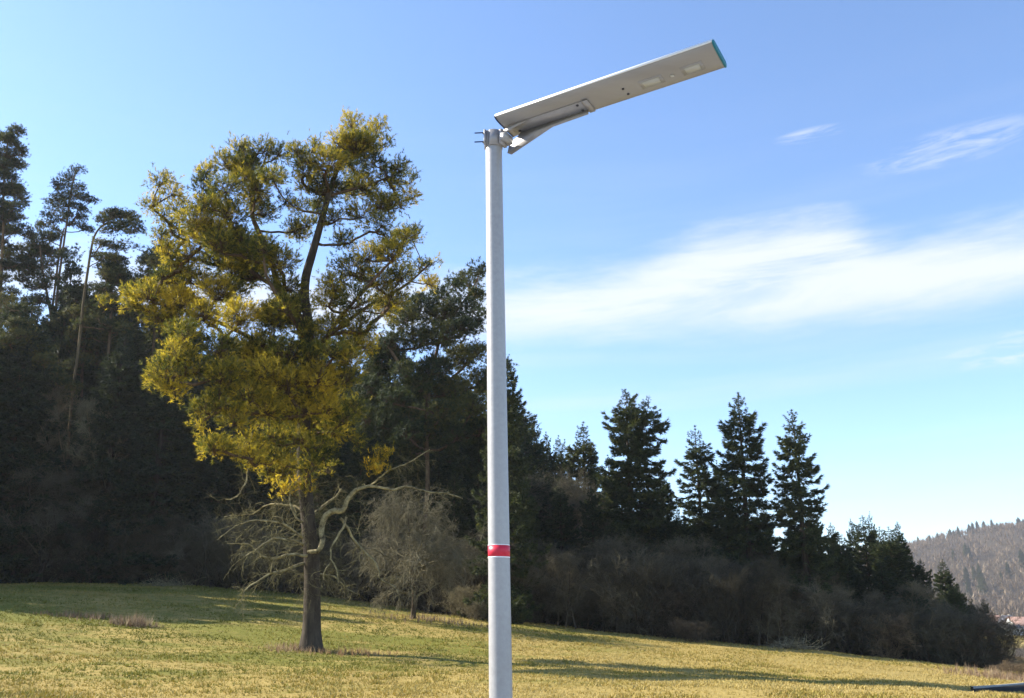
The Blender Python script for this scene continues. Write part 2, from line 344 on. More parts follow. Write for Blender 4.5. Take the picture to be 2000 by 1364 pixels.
v, f, T = scatter(tv, tf, pos, ax, np.stack([sc_*1.9, sc_*1.9, sc_], 1), g, t_)
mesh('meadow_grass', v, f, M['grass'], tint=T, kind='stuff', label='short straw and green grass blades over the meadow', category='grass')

# ------------------------------------------------------------------ tree builders
T_PINE, F_PINE = blades(12, g, (.5, .95), .13, (22, 70), (0, .95))
T_PINE2, F_PINE2 = blades(9, g, (.6, 1.0), .19, (25, 85), (0, .6))
T_SPR, F_SPR = blades(6, g, (.6, 1.05), .23, (12, 65), (0, .5))

class Skeleton:
    def __init__(s): s.p, s.par, s.fix = [], [], []
    def add(s, pos, par, r=0): s.p.append(np.asarray(pos, float)); s.par.append(par); s.fix.append(r); return len(s.p)-1
    def line(s, pts, par=-1, step=.35):
        """pts (x,y,z,r)"""
        L_ = smooth_line(pts, step); last = par; t_ = np.arange(len(L_)); w_ = L_[:, 3]*.55; L_[:, 0] += w_*np.sin(t_*.21+len(L_))*np.minimum(1, t_/12); L_[:, 1] += w_*np.cos(t_*.17+1)*np.minimum(1, t_/12)
        for i, q in enumerate(L_):
            if par >= 0 and i == 0: continue
            last = s.add(q[:3], last, q[3])
        return last
    def nearest(s, pos): return int(np.argmin(((np.array(s.p)-pos)**2).sum(1)))
def pine(name, Yd, base_px, lines, clumps, rng, fol_mat, tuft, tscale, per, label, cat='tree', flat=.75, deep=None, rcap=.12, barkm='bark', upmat='bark_pine', group=None, tintf=None, extra=0, up=.5, sx=1.1):
    """Scots pine: hand-laid leaders (px,py,radius_px,depth offset), foliage pads (px,py,r_px[,depth offset])"""
    bx = ray(*base_px, Yd); base = np.array([bx[0], bx[1], G(bx[0], bx[1])])
    s = Skeleton(); mpp = Yd/F*1.0
    ends = []
    for k, ln in enumerate(lines):
        pts = []
        for (px, py, rr, dy) in ln:
            q = ray(px, py, Yd+dy); pts.append((*q, rr*mpp))
        if k == 0: pts[0] = (base[0], base[1], base[2]-.15, pts[0][3]); ends.append(s.line(pts))
        else:
            par = s.nearest(np.array(pts[0][:3])); pts[0] = (*s.p[par], pts[0][3]); ends.append(s.line(pts, par))
    n_lead = len(s.p); lead = np.array(s.p)
    C = []
    for c in clumps:
        px, py, rr = c[:3]
        if len(c) > 3: dy = c[3]
        else:
            z0 = ray(px, py, Yd); hw = deep(py) if deep else 3.0
            ax_x = np.interp(z0[2], *zip(*sorted((q[2], q[0]) for q in lead[::3]))) ; dx = abs(z0[0]-ax_x)
            dy = rng.uniform(-1, .75)*math.sqrt(max(0.05, 1-min(1, dx/hw)**2))*hw*.85
        C.append((*ray(px, py, Yd+dy), rr*mpp*(1+dy/Yd)))
    C = np.array(C)
    for k in range(extra):   # pads on the hidden side, so the crown is round
        c = C[rng.integers(len(C))].copy(); c[1] = 2*Yd-c[1]+rng.normal(0, .5)+.8; c[2] += rng.normal(-.3, .4); c[0] += rng.normal(0, .25)
        c[3] *= .9; C = np.vstack([C, c])
    order = np.argsort([((lead-c[:3])**2).sum(1).min() for c in C])
    V_leaf, A_leaf, S_leaf, Tt = [], [], [], []; tip_count = {}
    for ci in order:
        c, r = C[ci, :3], C[ci, 3]; Pn = np.array(s.p); d = Pn-c; hd = np.hypot(d[:, 0], d[:, 1])
        tgt = c-np.array([0, 0, r*.35])
        cost = np.linalg.norm(d, axis=1)+1.6*np.maximum(0, Pn[:, 2]-tgt[2]+.15*hd)+.35*np.maximum(0, tgt[2]-Pn[:, 2]-.8*hd)
        j = int(np.argmin(cost)); p0 = Pn[j]; D = np.linalg.norm(tgt-p0); n = max(3, int(D/.3)); last = j
        mid = (p0+tgt)/2+np.array([0, 0, -.10*D])*rng.uniform(-.3, 1.6)+rng.normal(0, .07*D, 3); path = []
        for t in np.linspace(0, 1, n+1)[1:]:
            q = (1-t)**2*p0+2*t*(1-t)*mid+t*t*tgt+rng.normal(0, .035, 3); last = s.add(q, last); path.append(last)
        m = max(5, int(per*(r/.7)**2*rng.uniform(.75, 1.25)*(1 if len(path) else 1)))
        # twigs fan out from the end of the branch
        o = unit(rng.normal(size=(m, 3))+np.array([0, 0, .35])); rad = r*rng.uniform(.35, 1.08, m)**.6
        tp = c+o*rad[:, None]*np.array([sx, sx, flat])
        src = np.array([s.p[k] for k in path[-3:]])
        near = np.argmin(((tp[:, None]-src[None])**2).sum(-1), 1)
        tb = rng.uniform(0, 1) if tintf is None else tintf(c, rng)
        for k in range(m):
            a = src[near[k]]; md = (a+tp[k])/2+rng.normal(0, .06, 3)-np.array([0, 0, .05]); j1 = s.add(md, path[-3:][near[k]]); j2 = s.add(tp[k], j1)
            tip_count[j2] = 1
            V_leaf.append(tp[k]); A_leaf.append(unit(o[k]*.8+np.array([0, 0, up])+rng.normal(0, .25, 3))); S_leaf.append(tscale*rng.uniform(.7, 1.25)); Tt.append(np.clip(tb+rng.normal(0, .24), 0, 1))
            for e in range(2):
                q = tp[k]+rng.normal(0, tscale*.75, 3); V_leaf.append(q); A_leaf.append(unit(o[k]*.7+np.array([0, 0, up])+rng.normal(0, .35, 3))); S_leaf.append(tscale*rng.uniform(.6, 1.1)); Tt.append(np.clip(tb+rng.normal(0, .24), 0, 1))
    # radii by the number of tips carried
    n = len(s.p); cnt = np.zeros(n)
    for k in tip_count: cnt[k] += 1
    for k in range(n-1, -1, -1):
        if s.par[k] >= 0: cnt[s.par[k]] += cnt[k]
    rad = np.minimum(.0065*np.maximum(cnt, 1)**.47, rcap); fix = np.array(s.fix); rad = np.where(fix > 0, fix, rad)
    Pn = np.array(s.p); par = np.array(s.par)
    root = empty(name, base, label=label, category=cat, group=group) if group else empty(name, base, label=label, category=cat)
    # trunk and leaders as smooth tubes
    parts = []
    for k, ln in enumerate(lines):
        e = ends[k]; ids = [e]
        while s.par[ids[-1]] >= 0 and (s.par[ids[-1]] >= 0) and len(ids) < 4000:
            nxt = s.par[ids[-1]]; ids.append(nxt)
            if k > 0 and fix[nxt] > 0 and nxt < ids[-2]-1: break
        ids = ids[::-1]; pp = Pn[ids].copy(); rr = rad[ids].copy()
        if k > 0: rr[0] = rr[min(1, len(rr)-1)]
        if k == 0: rr[:3] *= np.array([1.35, 1.14, 1.04])
        parts.append((*chain(pp-base, rr, 12 if k == 0 else 8), k))
    v, f = merge([(a, b) for a, b, k in parts if k == 0]); mesh('trunk', v, f, M[barkm], root, smooth=True)
    oth = [(a, b) for a, b, k in parts if k > 0]
    sel = np.where((np.arange(n) >= n_lead) & (par >= 0))[0]
    P2 = np.stack([Pn[par[sel]], Pn[sel]], 1)-base; R2 = np.stack([np.minimum(rad[par[sel]], rad[sel]*1.35), rad[sel]], 1)
    tv_, tf_ = tubes(P2, R2, 3); v, f = merge(oth+[(tv_, tf_)]); mesh('branches', v, f, M[upmat], root, smooth=True, kind='stuff')
    pos = np.array(V_leaf)-base
    v, f, T = scatter(tuft[0], tuft[1], pos, np.array(A_leaf), np.array(S_leaf), rng, np.array(Tt))
    mesh('foliage', v, f, fol_mat, root, tint=T, kind='stuff')
    return root, s, base

def twiggery(paths, rng, n1=5, l1=(.5, 1.2), n2=5, l2=(.2, .6), r=.012, grav=-.05, wob=.28, lo=.15):
    """crooked side twigs on given (P,R) path sets -> tube parts"""
    out_ = []
    for P, Rr in paths:
        st, d, pr, t, _ = spawn(P, Rr, n1, 62, lo, 1, rng); n = len(st)
        a, ra = grow(st, d, rng.uniform(*l1, n), np.minimum(pr*.5, r*1.6), np.full(n, r*.5), 5, wob, grav, rng); out_.append(tubes(a, ra, 4))
        st, d, pr, t, _ = spawn(a, ra, n2, 50, .15, 1, rng); n = len(st)
        a, ra = grow(st, d, rng.uniform(*l2, n), np.minimum(pr*.7, r*.6), np.full(n, r*.25), 3, wob, grav, rng); out_.append(tubes(a, ra, 3))
    return out_

def spruce(name, H, Rb, seed, crown=.06, power=.8, droop=.25, gaps=.15, dens=1.0, lean=0, tscale=.42, mat='spruce', twin=None, asym=0.0):
    """spruce at the origin; returns root Empty"""
    q = np.random.default_rng(seed); root = empty(name)
    z = np.linspace(-.1, H, 24); wig = np.cumsum(q.normal(0, .02, 24)); P = np.stack([wig+lean*(z/H)**2, np.cumsum(q.normal(0, .02, 24)), z], 1); Rr = .016*H*(1-z/H*.97).clip(.02)
    v, f = chain(P, Rr, 8)
    starts, dirs, lens = [], [], []
    tops = [(P, H, Rb)]
    parts_t = [(v, f)]
    if twin:
        zt = H*twin[2]; n = 12; tt = np.linspace(0, 1, n)[:, None]; p0 = np.array([np.interp(zt, P[:, 2], P[:, 0]), 0, zt]); p1 = np.array([twin[0], q.normal(0, .3), H*twin[1]])
        Pt = p0*(1-tt)+p1*tt; Pt[:, 0] += np.sin(tt[:, 0]*math.pi/2)*(p1[0]-p0[0])*.35*(1-tt[:, 0]); parts_t.append(chain(Pt, np.linspace(.05, .01, n), 6)); tops.append((Pt, H*twin[1], Rb*twin[3]))
    for ti, (PP, HH, RR) in enumerate(tops):
        z0 = H*crown if ti == 0 else PP[0, 2]+.5; zz = z0
        while zz < HH-.25:
            u = (zz-z0)/(HH-z0); spacing = (.74-.36*u)*H/20; k = int(q.integers(6, 9)*dens) if u < .9 else 4
            Lb = RR*min(1.0, (1-u)**power*1.06+.02)*(1 if u > .12 else .8+.2*u/.12); a0 = q.uniform(0, 7)
            bulge = 1+.12*math.sin(zz*1.7+seed)+.08*math.sin(zz*3.1)
            for i in range(k):
                if q.random() < gaps: continue
                a = a0+i*2*math.pi/k+q.normal(0, .2); ln = Lb*bulge*q.uniform(.55, 1.12)*(1+asym*math.cos(a))
                if ln < .15: continue
                e = R(np.interp(u, [0, .5, .85, 1], [-22, -8, 22, 45])+q.normal(0, 7))
                pos = np.array([np.interp(zz, PP[:, 2], PP[:, 0]), np.interp(zz, PP[:, 2], PP[:, 1]), zz+q.normal(0, .08)])
                starts.append(pos); dirs.append((math.cos(a)*math.cos(e), math.sin(a)*math.cos(e), math.sin(e))); lens.append(ln)
            zz += spacing
    S, D, Ln = np.array(starts), unit(np.array(dirs)), np.array(lens); n = len(S); m = 7; t = np.linspace(0, 1, m)
    hor = unit(D*np.array([1, 1, 0])+1e-6)
    B = S[:, None]+D[:, None]*(Ln[:, None]*t[None])[..., None]; sag = droop*Ln[:, None]*(-t**1.4*1.15+t**4*1.05)[None]*np.clip(Ln[:, None]/(.5*Rb), .2, 1.2); B[..., 2] += sag
    B += np.cumsum(q.normal(0, .018, B.shape), 1)
    parts_t.append(tubes(B, np.clip(.010*Ln, .008, .05)[:, None]*(1-.8*t)[None]+.004, 4))
    v, f = merge(parts_t); mesh('trunk', v, f, M['bark'], root, smooth=True)
    cnt = np.maximum(9, (Ln*24*dens).astype(int)); idx = np.repeat(np.arange(n), cnt); tt = q.uniform(.10, 1, len(idx))**.75; x = tt*(m-1); i = np.minimum(x.astype(int), m-2); fr = (x-i)[:, None]
    p = B[idx, i]*(1-fr)+B[idx, i+1]*fr; side = np.stack([-hor[idx, 1], hor[idx, 0], np.zeros(len(idx))], 1); sg = q.choice([-1, 1], len(idx))*q.random(len(idx))**.8
    w = (.27*Ln[idx]*(1-tt)**.7+.07)*sg; p = p+side*w[:, None]+hor[idx]*(np.abs(w)*.55)[:, None]; p[:, 2] -= np.abs(w)*.35+q.random(len(idx))**1.5*.22*droop*3*(tt < .85)
    ax = unit(hor[idx]+side*sg[:, None]*.8+np.array([0, 0, -.35])*(1-tt[:, None])+np.array([0, 0, .5])*(tt[:, None] > .9)+q.normal(0, .22, (len(idx), 3)))
    s = tscale*np.clip(Ln[idx]/1.4, .45, 1)*q.uniform(.7, 1.15, len(idx))
    tips = np.array([P[-1]]*5+[P[-1]-np.array([0, 0, .3])]*5); p = np.vstack([p, tips]); ax = np.vstack([ax, unit(q.normal(0, .35, (10, 3))+np.array([0, 0, 1]))]); s = np.concatenate([s, np.full(10, tscale*.6)])
    T0 = np.clip(q.normal(.45, .22, len(p)), 0, 1)
    v, f, T = scatter(T_SPR, F_SPR, p, ax, s, q, T0); mesh('foliage', v, f, M[mat], root, tint=T, kind='stuff')
    root['_h'] = H
    return root

def bare(name, H, W, seed, mat='twig', trunk_r=.12, stems=1, n=(16, 9, 7, 6), split=.25, thin=.008, droop=0.0, barkm='bark', up=.12, fine=1.0):
    """leafless tree or shrub: stems > limbs > branches > twigs > twiglets"""
    q = np.random.default_rng(seed); root = empty(name); st = np.zeros((stems, 3)); st[:, 2] = -.1
    if stems > 1: st[:, :2] = q.normal(0, W*.09, (stems, 2))
    d = np.stack([q.normal(0, .08 if stems == 1 else .42, stems), q.normal(0, .08 if stems == 1 else .42, stems), np.ones(stems)], 1)
    A, RA = grow(st, d, q.uniform(.8, 1, stems)*H*.86, np.full(stems, trunk_r), np.full(stems, trunk_r*.12), 9, .07, .04, q); v, f = tubes(A, RA, 7)
    mesh('trunk', v, f, M[barkm], root, smooth=True)
    parts = []
    k = n[0] if stems == 1 else max(3, n[0]//stems+2)
    s1, d1, pr, t, _ = spawn(A, RA, k, 55, split, .97, q); m = len(s1); prof = np.sin(np.clip((t-split)/(1-split), 0, 1)*math.pi*.85+.45)*.9+.15
    B, RB = grow(s1, d1, W*.52*prof*q.uniform(.75, 1.1, m), pr*.62, np.full(m, thin*1.4), 7, .16, up, q); parts.append(tubes(B, RB, 5))
    s2, d2, pr, t, _ = spawn(B, RB, n[1], 48, .2, 1, q); m = len(s2)
    Cc, RC = grow(s2, d2, W*.22*q.uniform(.5, 1.1, m)*(1.2-.5*t), np.minimum(pr*.6, .03), np.full(m, thin), 5, .2, up*.6-droop*.3, q); parts.append(tubes(Cc, RC, 3))
    s3, d3, pr, t, _ = spawn(Cc, RC, n[2], 42, .15, 1, q); m = len(s3)
    Dd, RD = grow(s3, d3, W*.10*q.uniform(.5, 1.2, m), np.minimum(pr*.7, thin*1.2), np.full(m, thin*.6), 3, .2, -droop, q); parts.append(tubes(Dd, RD, 3))
    s4, d4, pr, t, _ = spawn(Dd, RD, n[3], 40, .1, 1, q); m = len(s4)
    Ee, RE = grow(s4, d4, np.clip(W*.055, .2, .6)*q.uniform(.5, 1.2, m)*fine, np.full(m, thin*.7), np.full(m, thin*.35), 2, .2, -droop, q); parts.append(tubes(Ee, RE, 3))
    v, f = merge(parts); mesh('branches', v, f, M[mat], root, kind='stuff')
    root['_h'] = H
    return root
USED = set()
def place(proto, px, top_py, Y, wscale=None, rz=None, label=None, cat='tree', group=None, rng=g, Hfix=None, name=None):
    """stand a tree at depth Y so that its tip reaches top_py; the first use moves the prototype itself"""
    p = ray(px, top_py, Y); z = G(p[0], Y); H = Hfix or (p[2]-z); s = H/proto['_h']
    if proto.name in USED:
        r = proto.copy(); COL.objects.link(r)
        for k in ('label', 'category', 'group'):
            if k in r: del r[k]
        for ch in proto.children:
            c = ch.copy(); COL.objects.link(c); c.parent = r
    else: r = proto; USED.add(proto.name)
    r.location = (p[0], Y, z-.05); r.rotation_euler = (0, 0, rng.uniform(0, 6.28) if rz is None else rz)
    w = s if wscale is None else s*wscale
    r.scale = (w, w, s); tag(r, label, cat, group)
    return r

# ------------------------------------------------------------------ the big old pine in the meadow
g1 = np.random.default_rng(5)
lines = [
 [(607, 1272, 21, 0), (607, 1235, 17.5, 0), (606, 1170, 16, 0), (605, 1080, 14.5, 0), (603, 980, 13.5, 0), (600, 900, 13, 0), (599, 830, 12.5, .1), (598, 760, 12, .2), (597, 690, 11, .2), (596, 630, 10, .2), (590, 580, 9.5, .1), (594, 540, 9, -.1), (606, 505, 8.5, -.2), (622, 460, 7.5, -.3), (634, 420, 6.5, -.4), (645, 385, 6, -.4), (657, 345, 5, -.4), (672, 305, 3.5, -.3), (690, 265, 2, -.2)],
 [(596, 640, 8, .2), (572, 600, 7.5, .5), (545, 565, 7, .8), (530, 520, 6, 1.0), (512, 470, 5.5, 1.0), (497, 435, 5, 1.0), (492, 405, 4, 1.0), (500, 370, 3.5, 1.0), (513, 330, 2.5, 1.0), (522, 300, 1.5, 1)],
 [(540, 565, 5, .8), (505, 540, 4.5, 1.5), (450, 495, 4, 2.2), (400, 468, 3.2, 2.7), (350, 450, 2.5, 3.0), (315, 420, 1.5, 3.1)],
 [(597, 700, 6.5, 0), (590, 660, 5.5, -.8), (572, 620, 5, -1.4), (548, 590, 4, -2.0), (520, 540, 3, -2.4), (515, 495, 2, -2.4)],
 [(597, 720, 6, 0), (620, 690, 5, -.7), (650, 640, 4, -1.5), (690, 590, 3.4, -2.2), (735, 540, 2.8, -2.6), (775, 500, 2, -2.8)],
 [(645, 392, 3.8, -.4), (680, 372, 3, -.2), (720, 362, 2.6, .2), (760, 345, 1.8, .5)],
 [(598, 800, 6, 0), (575, 770, 5, -1), (520, 745, 4.2, -2), (440, 735, 3.6, -3), (380, 752, 3, -3.6), (330, 740, 2, -4.0)],
 [(598, 830, 6, 0), (560, 805, 5, -1.3), (500, 810, 4, -2.3), (440, 800, 3, -2.9), (400, 822, 2, -3.2)],
 [(597, 745, 6, 0), (540, 690, 5, .3), (450, 640, 4, .4), (370, 610, 3, .2), (290, 590, 2, 0)],
 [(600, 870, 5, 0), (560, 850, 4, -1), (520, 860, 3, -1.8), (492, 900, 2, -2.2)],
 [(597, 690, 6, 0), (650, 650, 5, 1.2), (720, 600, 4, 2.0), (790, 560, 3, 2.4), (835, 520, 1.6, 2.6)],
]
clumps = [(685,243,22),(742,245,15),(728,262,18),(712,282,26),(662,278,20),(672,305,24),(612,292,20),(590,312,20),(640,318,30),(690,325,30),(600,335,26),(730,318,20),(778,325,17),(762,345,22),(770,365,15),(705,362,30),(640,372,34),(598,362,20),(745,400,24),(785,398,14),(705,420,28),(745,440,26),(765,475,20),(650,430,20),(672,470,20),(600,440,16),
 (512,292,24),(545,300,20),(470,292,20),(440,318,20),(482,328,32),(530,345,22),(402,335,16),(398,365,22),(440,370,32),(555,395,16),(498,388,26),(450,420,32),(405,402,22),(298,402,18),(318,420,16),(350,408,20),(382,432,32),(422,458,32),(340,452,20),(312,462,15),(470,468,30),(330,492,16),(372,500,20),(432,508,36),(497,500,34),(385,548,26),
 (515,482,26,-2.6),(545,512,32),(490,540,34),(560,560,30),(440,570,36),(350,590,32),(292,575,30),(262,590,20),(252,570,12),(320,620,26),(400,618,32),(470,620,36),(538,620,34),(360,655,26,-3.0),(348,692,30,-3.6),(322,728,30,-3.9),(302,745,16,-4.0),(380,722,30,-3.3),(338,760,20,-3.9),(430,680,30),(440,728,32,-2.8),(482,690,32),(520,682,32),
 (795,462,20,-2.9),(768,498,30,-2.8),(722,502,30,-2.6),(690,528,32,-2.4),(733,548,32),(652,560,30,-2.2),(642,592,26,-2),(782,540,26),(702,590,32),(760,590,30,.5),(822,522,15,2.6),(840,555,14,2.6),(808,455,8,-2.9),(845,515,7,2.6),
 (650,640,28,-2),(700,640,32),(602,650,28,-1),(562,602,28,-2.2),(600,702,34,-1.8),(652,690,28,-2.6),(682,700,22,-2.6),(560,690,32,-2.2),(520,730,36,-2.6),(482,770,32,-2.8),(560,750,36,-2.4),(622,740,34,-2.0),(672,742,28,-1.5),(432,788,28,-3),(402,800,26,-3.1),(388,832,12,-3.2),(460,820,26,-2.8),(520,800,32,-2.4),(582,800,30,-1.6),(640,798,26,-1),(492,868,24,-2),(540,858,26,-1.6),(590,860,22,-1),(502,905,15,-2.2),(522,902,14,-2),(470,880,16,-2.4),(620,868,16,-.6),(640,840,22,.5),(690,800,24,1.5),(700,860,14,2),(565,905,16,-1.2),(603,902,16,-1),(632,892,14,-.6),(600,930,10,-.9),(540,890,16,-1.5)]
def pine_tint(c, q):
    # yellower on the low and outer boughs: sunlit gold painted into warm needles
    px = CXP+F*c[0]/max(c[1], 1); return float(np.clip(.43+.22*q.normal()+.010*(14-c[2]) + (.12 if px < 420 or px > 690 else 0), .05, .95))
deep = lambda py: float(np.interp(py, [230, 400, 550, 750, 900], [1.3, 3.4, 4.6, 5.0, 3.2]))
big, sk, bbase = pine('old_scots_pine', 36, (607, 1272), lines, clumps, g1, M['pine_old'], (T_PINE, F_PINE), .215, 122, 'big old pine with golden green needles standing alone in the meadow', rcap=.10, deep=deep, tintf=pine_tint, extra=105, barkm='bark')
# dead lower limbs of the same tree
def wpath(pts, Y=36, n=None):
    q = [(*(ray(x, y, Y+dy)), r*Y/F) for x, y, r, dy in pts]; L_ = smooth_line(q, .16); return L_[:, :3]-bbase, L_[:, 3]*.8
dead = [
 [(603,1078,5,-.4),(618,1078,5.5,-.6),(628,1060,6.5,-.6),(631,1025,7,-.4),(645,1003,7.5,-.4),(668,996,6.5,-.5),(676,975,5.5,-.5),(695,960,5,-.5),(720,952,3.6,-.4),(748,951,3,-.2),(771,958,2.6,0),(800,952,2.2,.2),(850,962,1.8,.4),(905,972,1.3,.5)],
 [(600,1085,4,-.4),(568,1084,3.2,-.8),(535,1091,2.8,-1.0),(512,1082,2.4,-1.1),(494,1068,2,-1.1),(468,1064,1.5,-1.2),(440,1060,.9,-1.3)],
 [(598,1020,5,0),(612,1005,4,.2),(632,985,3.5,.3),(657,972,2.6,.4),(668,956,1.8,.4)],
 [(676,1010,3,-.4),(670,1031,2.8,-.5),(651,1056,2.4,-.6),(646,1073,2.2,-.6),(648,1096,2,-.6),(660,1114,1.8,-.6),(661,1137,1.2,-.6)],
 [(648,1096,1.6,-.6),(633,1118,1.3,-.7),(631,1145,.8,-.7)],
 [(665,1012,3.6,-.4),(680,1031,3.2,-.2),(698,1065,2.7,0),(716,1086,2.4,.2),(734,1099,2.1,.3),(742,1117,2.3,.3),(744,1132,1.8,.3),(768,1148,1.3,.4),(775,1158,.7,.4)],
 [(596,1022,3,-.2),(580,1012,2.6,-.5),(568,985,2.2,-.6),(566,966,1.5,-.6)],
 [(596,1100,4,-.2),(552,1114,2.6,-.8),(528,1123,2.3,-1.0),(503,1136,1.8,-1.2),(482,1150,1.4,-1.4),(475,1160,1,-1.4)],
 [(590,955,2.4,-.2),(577,940,2,-.4),(573,950,1.5,-.5)],
 [(484,915,1.8,-2.2),(483,935,1.7,-2.2),(463,968,1.6,-2.3),(442,975,1,-2.4)],
 [(592,1050,3.4,-.4),(575,1040,2.6,-.9),(545,1020,2.2,-1.4),(505,1015,1.7,-1.7),(460,1030,1.2,-1.9),(430,1050,.7,-2)],
 [(596,1000,3,.2),(560,985,2.4,1.0),(520,990,2,1.6),(480,1005,1.5,2),(440,1010,.9,2.2)],
 [(594,1065,3,-.5),(560,1052,2.2,-1.6),(520,1060,1.8,-2.4),(480,1085,1.2,-2.8)],
 [(612,1120,3,.2),(650,1128,2,.8),(680,1148,1.4,1.2),(700,1160,.7,1.3)],
 [(535,1091,2,-1),(531,1105,1.8,-1),(528,1123,1.5,-1)],
 [(720,952,2.2,-.4),(745,930,2,-.5),(775,915,1.7,-.6),(812,893,1.4,-.8),(840,880,.8,-.8)],
]
parts, tw = [], []
for ln in dead:
    P, Rr = wpath(ln); kk = np.arange(len(P))[:, None]; P = P+g1.normal(0, .012, P.shape)+.045*np.sin(kk*np.array([.55, .47, .63])+g1.uniform(0, 6, 3))*np.minimum(1, kk/6); parts.append(chain(P, Rr, 7))
    m = 18; ix = np.linspace(0, len(P)-1, min(m, len(P))).astype(int); tw.append((P[ix][None], Rr[ix][None]))
v, f = merge(parts); mesh('dead_branch', v, f, M['lichen'], big, smooth=True)
parts = []
for k, t in enumerate(tw):
    n1 = [26, 20, 12, 12, 6, 14, 10, 22, 4, 5, 26, 24, 22, 12, 3, 16][k]
    parts += twiggery([t], g1, int(n1*1.3), (.3, 1.4), 8, (.15, .7), .0075, -.09, .38, .12)
# sprays growing from the trunk itself
P, Rr = wpath([(604,1195,8,0),(604,1120,8,0),(603,1040,8,0),(601,960,8,0),(600,900,8,0)]); ix = np.linspace(0, len(P)-1, 18).astype(int)
parts += twiggery([(P[ix][None], Rr[ix][None])], g1, 110, (.4, 1.6), 8, (.15, .6), .006, -.12, .30, 0)
v, f = merge(parts); mesh('dead_twigs', v, f, M['twig_olive'], big, kind='stuff')
# a few living tufts low down
pts, axs = [], []
for (px, py, r, n, dy) in [(742,900,22,60,-.6),(738,918,16,40,-.6),(722,915,10,16,-.6),(758,890,12,22,-.6),(590,955,16,22,-.6),(575,948,12,16,-.6),(608,958,9,10,-.5),(560,957,8,8,-.6)]:
    c = ray(px, py, 36+dy)-bbase; pts.append(c+g1.normal(0, r*.0208*.5, (n, 3))); axs.append(unit(g1.normal(0, .5, (n, 3))+np.array([0, 0, .8])))
pts, axs = np.vstack(pts), np.vstack(axs)
v, f, T = scatter(T_PINE, F_PINE, pts, axs, g1.uniform(.14, .24, len(pts)), g1, g1.uniform(.2, .8, len(pts))); mesh('low_foliage', v, f, M['pine_old'], big, tint=T, kind='stuff')

# ------------------------------------------------------------------ pines of the wood edge
g2 = np.random.default_rng(8)
def cl(*a): return list(a)
T2 = (T_PINE2, F_PINE2)
pine('scots_pine', 66, (832, 1188), [[(832,1188,5,0),(832,1050,4.5,0),(833,940,4.2,0),(832,860,4,0),(838,780,4,0),(850,700,3.5,0),(862,640,3,0),(875,590,2,0)],
   [(838,780,4,0),(800,740,3.5,-1),(765,690,3,-1.5),(740,650,1.5,-1.8)], [(858,660,3,0),(890,610,2.5,.5),(915,575,2,.8),(935,540,1.2,1)], [(840,760,3.5,0),(880,740,3,.8),(925,700,2,1.2),(965,660,1.2,1.6)]],
   cl((935,530,17),(912,548,20),(885,556,16),(862,578,20),(930,578,14),(900,598,24),(862,618,30),(822,600,30),(788,622,30),(918,638,24),(872,655,32),(822,662,30),(775,672,30),(932,690,20),(900,700,32),(850,722,32),(795,728,26),(745,702,28),(945,740,26),(885,762,32),(832,762,28),(772,782,28),(725,762,28),(862,802,24),(920,795,28),(905,640,20),(760,830,30),(715,820,26),(840,840,26),(890,850,30),(935,840,26),(800,850,26),(945,610,10),(975,720,22),(985,790,24),(990,850,26)),
   g2, M['pine_dark'], T2, .34, 60, 'dark pine right behind the golden one, reaching to the pole', deep=lambda py: 4.0, extra=16, barkm='bark_pine', up=.35)
pine('scots_pine', 80, (-8, 1150), [[(-8,1160,5.2,0),(-5,900,4.6,0),(2,700,3.8,0),(0,560,3.2,0),(8,450,2.6,0),(6,360,2.0,0),(14,290,2.0,0),(20,265,1.2,0)]],
   cl((32,256,13),(18,272,14),(2,268,12),(38,292,11),(44,300,8),(8,300,18),(28,282,8),(2,325,18),(20,345,12),(-10,340,18),(30,370,14),(40,382,12),(8,372,18),(44,395,9),(28,405,14),(-8,400,22),(10,425,20),(34,425,10),(45,445,8),(18,450,14),(-15,450,22),(30,452,10),(55,460,10),(0,478,16),(-30,360,18),(-35,430,22),(-40,500,24),(-10,520,20),(20,500,14),(45,512,12),(62,520,10),(10,545,12),(-30,560,24),(20,585,10)),
   g2, M['pine_dark'], T2, .26, 105, 'tall dark pine cut off by the left edge of the picture', deep=lambda py: 2.6, flat=.5, sx=1.3, barkm='bark_pine', extra=8)
pine('scots_pine', 82, (82, 1130), [[(82,1140,4.1,0),(92,900,3.2,0),(100,720,2.9,0),(108,620,2.6,0),(118,530,2.3,0),(126,460,2.0,0),(134,410,1.7,0),(140,370,2.0,0),(148,335,1.2,0)]],
   cl((154,331,9),(142,336,7),(128,344,9),(136,350,7),(120,358,11),(112,366,8),(150,366,10),(158,364,6),(126,372,6),(144,380,10),(162,384,10),(176,391,9),(184,392,5),(128,384,10),(112,388,10),(98,394,8),(134,398,9),(118,402,10),(152,404,10),(104,410,9),(164,412,7),(92,420,8),(130,418,9),(146,422,10),(160,424,7),(118,426,8),(104,432,8),(140,436,8),(88,436,6),(156,440,8),(168,446,7),(176,450,6),(108,446,5)),
   g2, M['pine_dark'], T2, .21, 130, 'slender pine with thin flat tiers standing clear against the sky', deep=lambda py: 2.2, flat=.35, sx=1.7, barkm='bark_pine', up=.2)
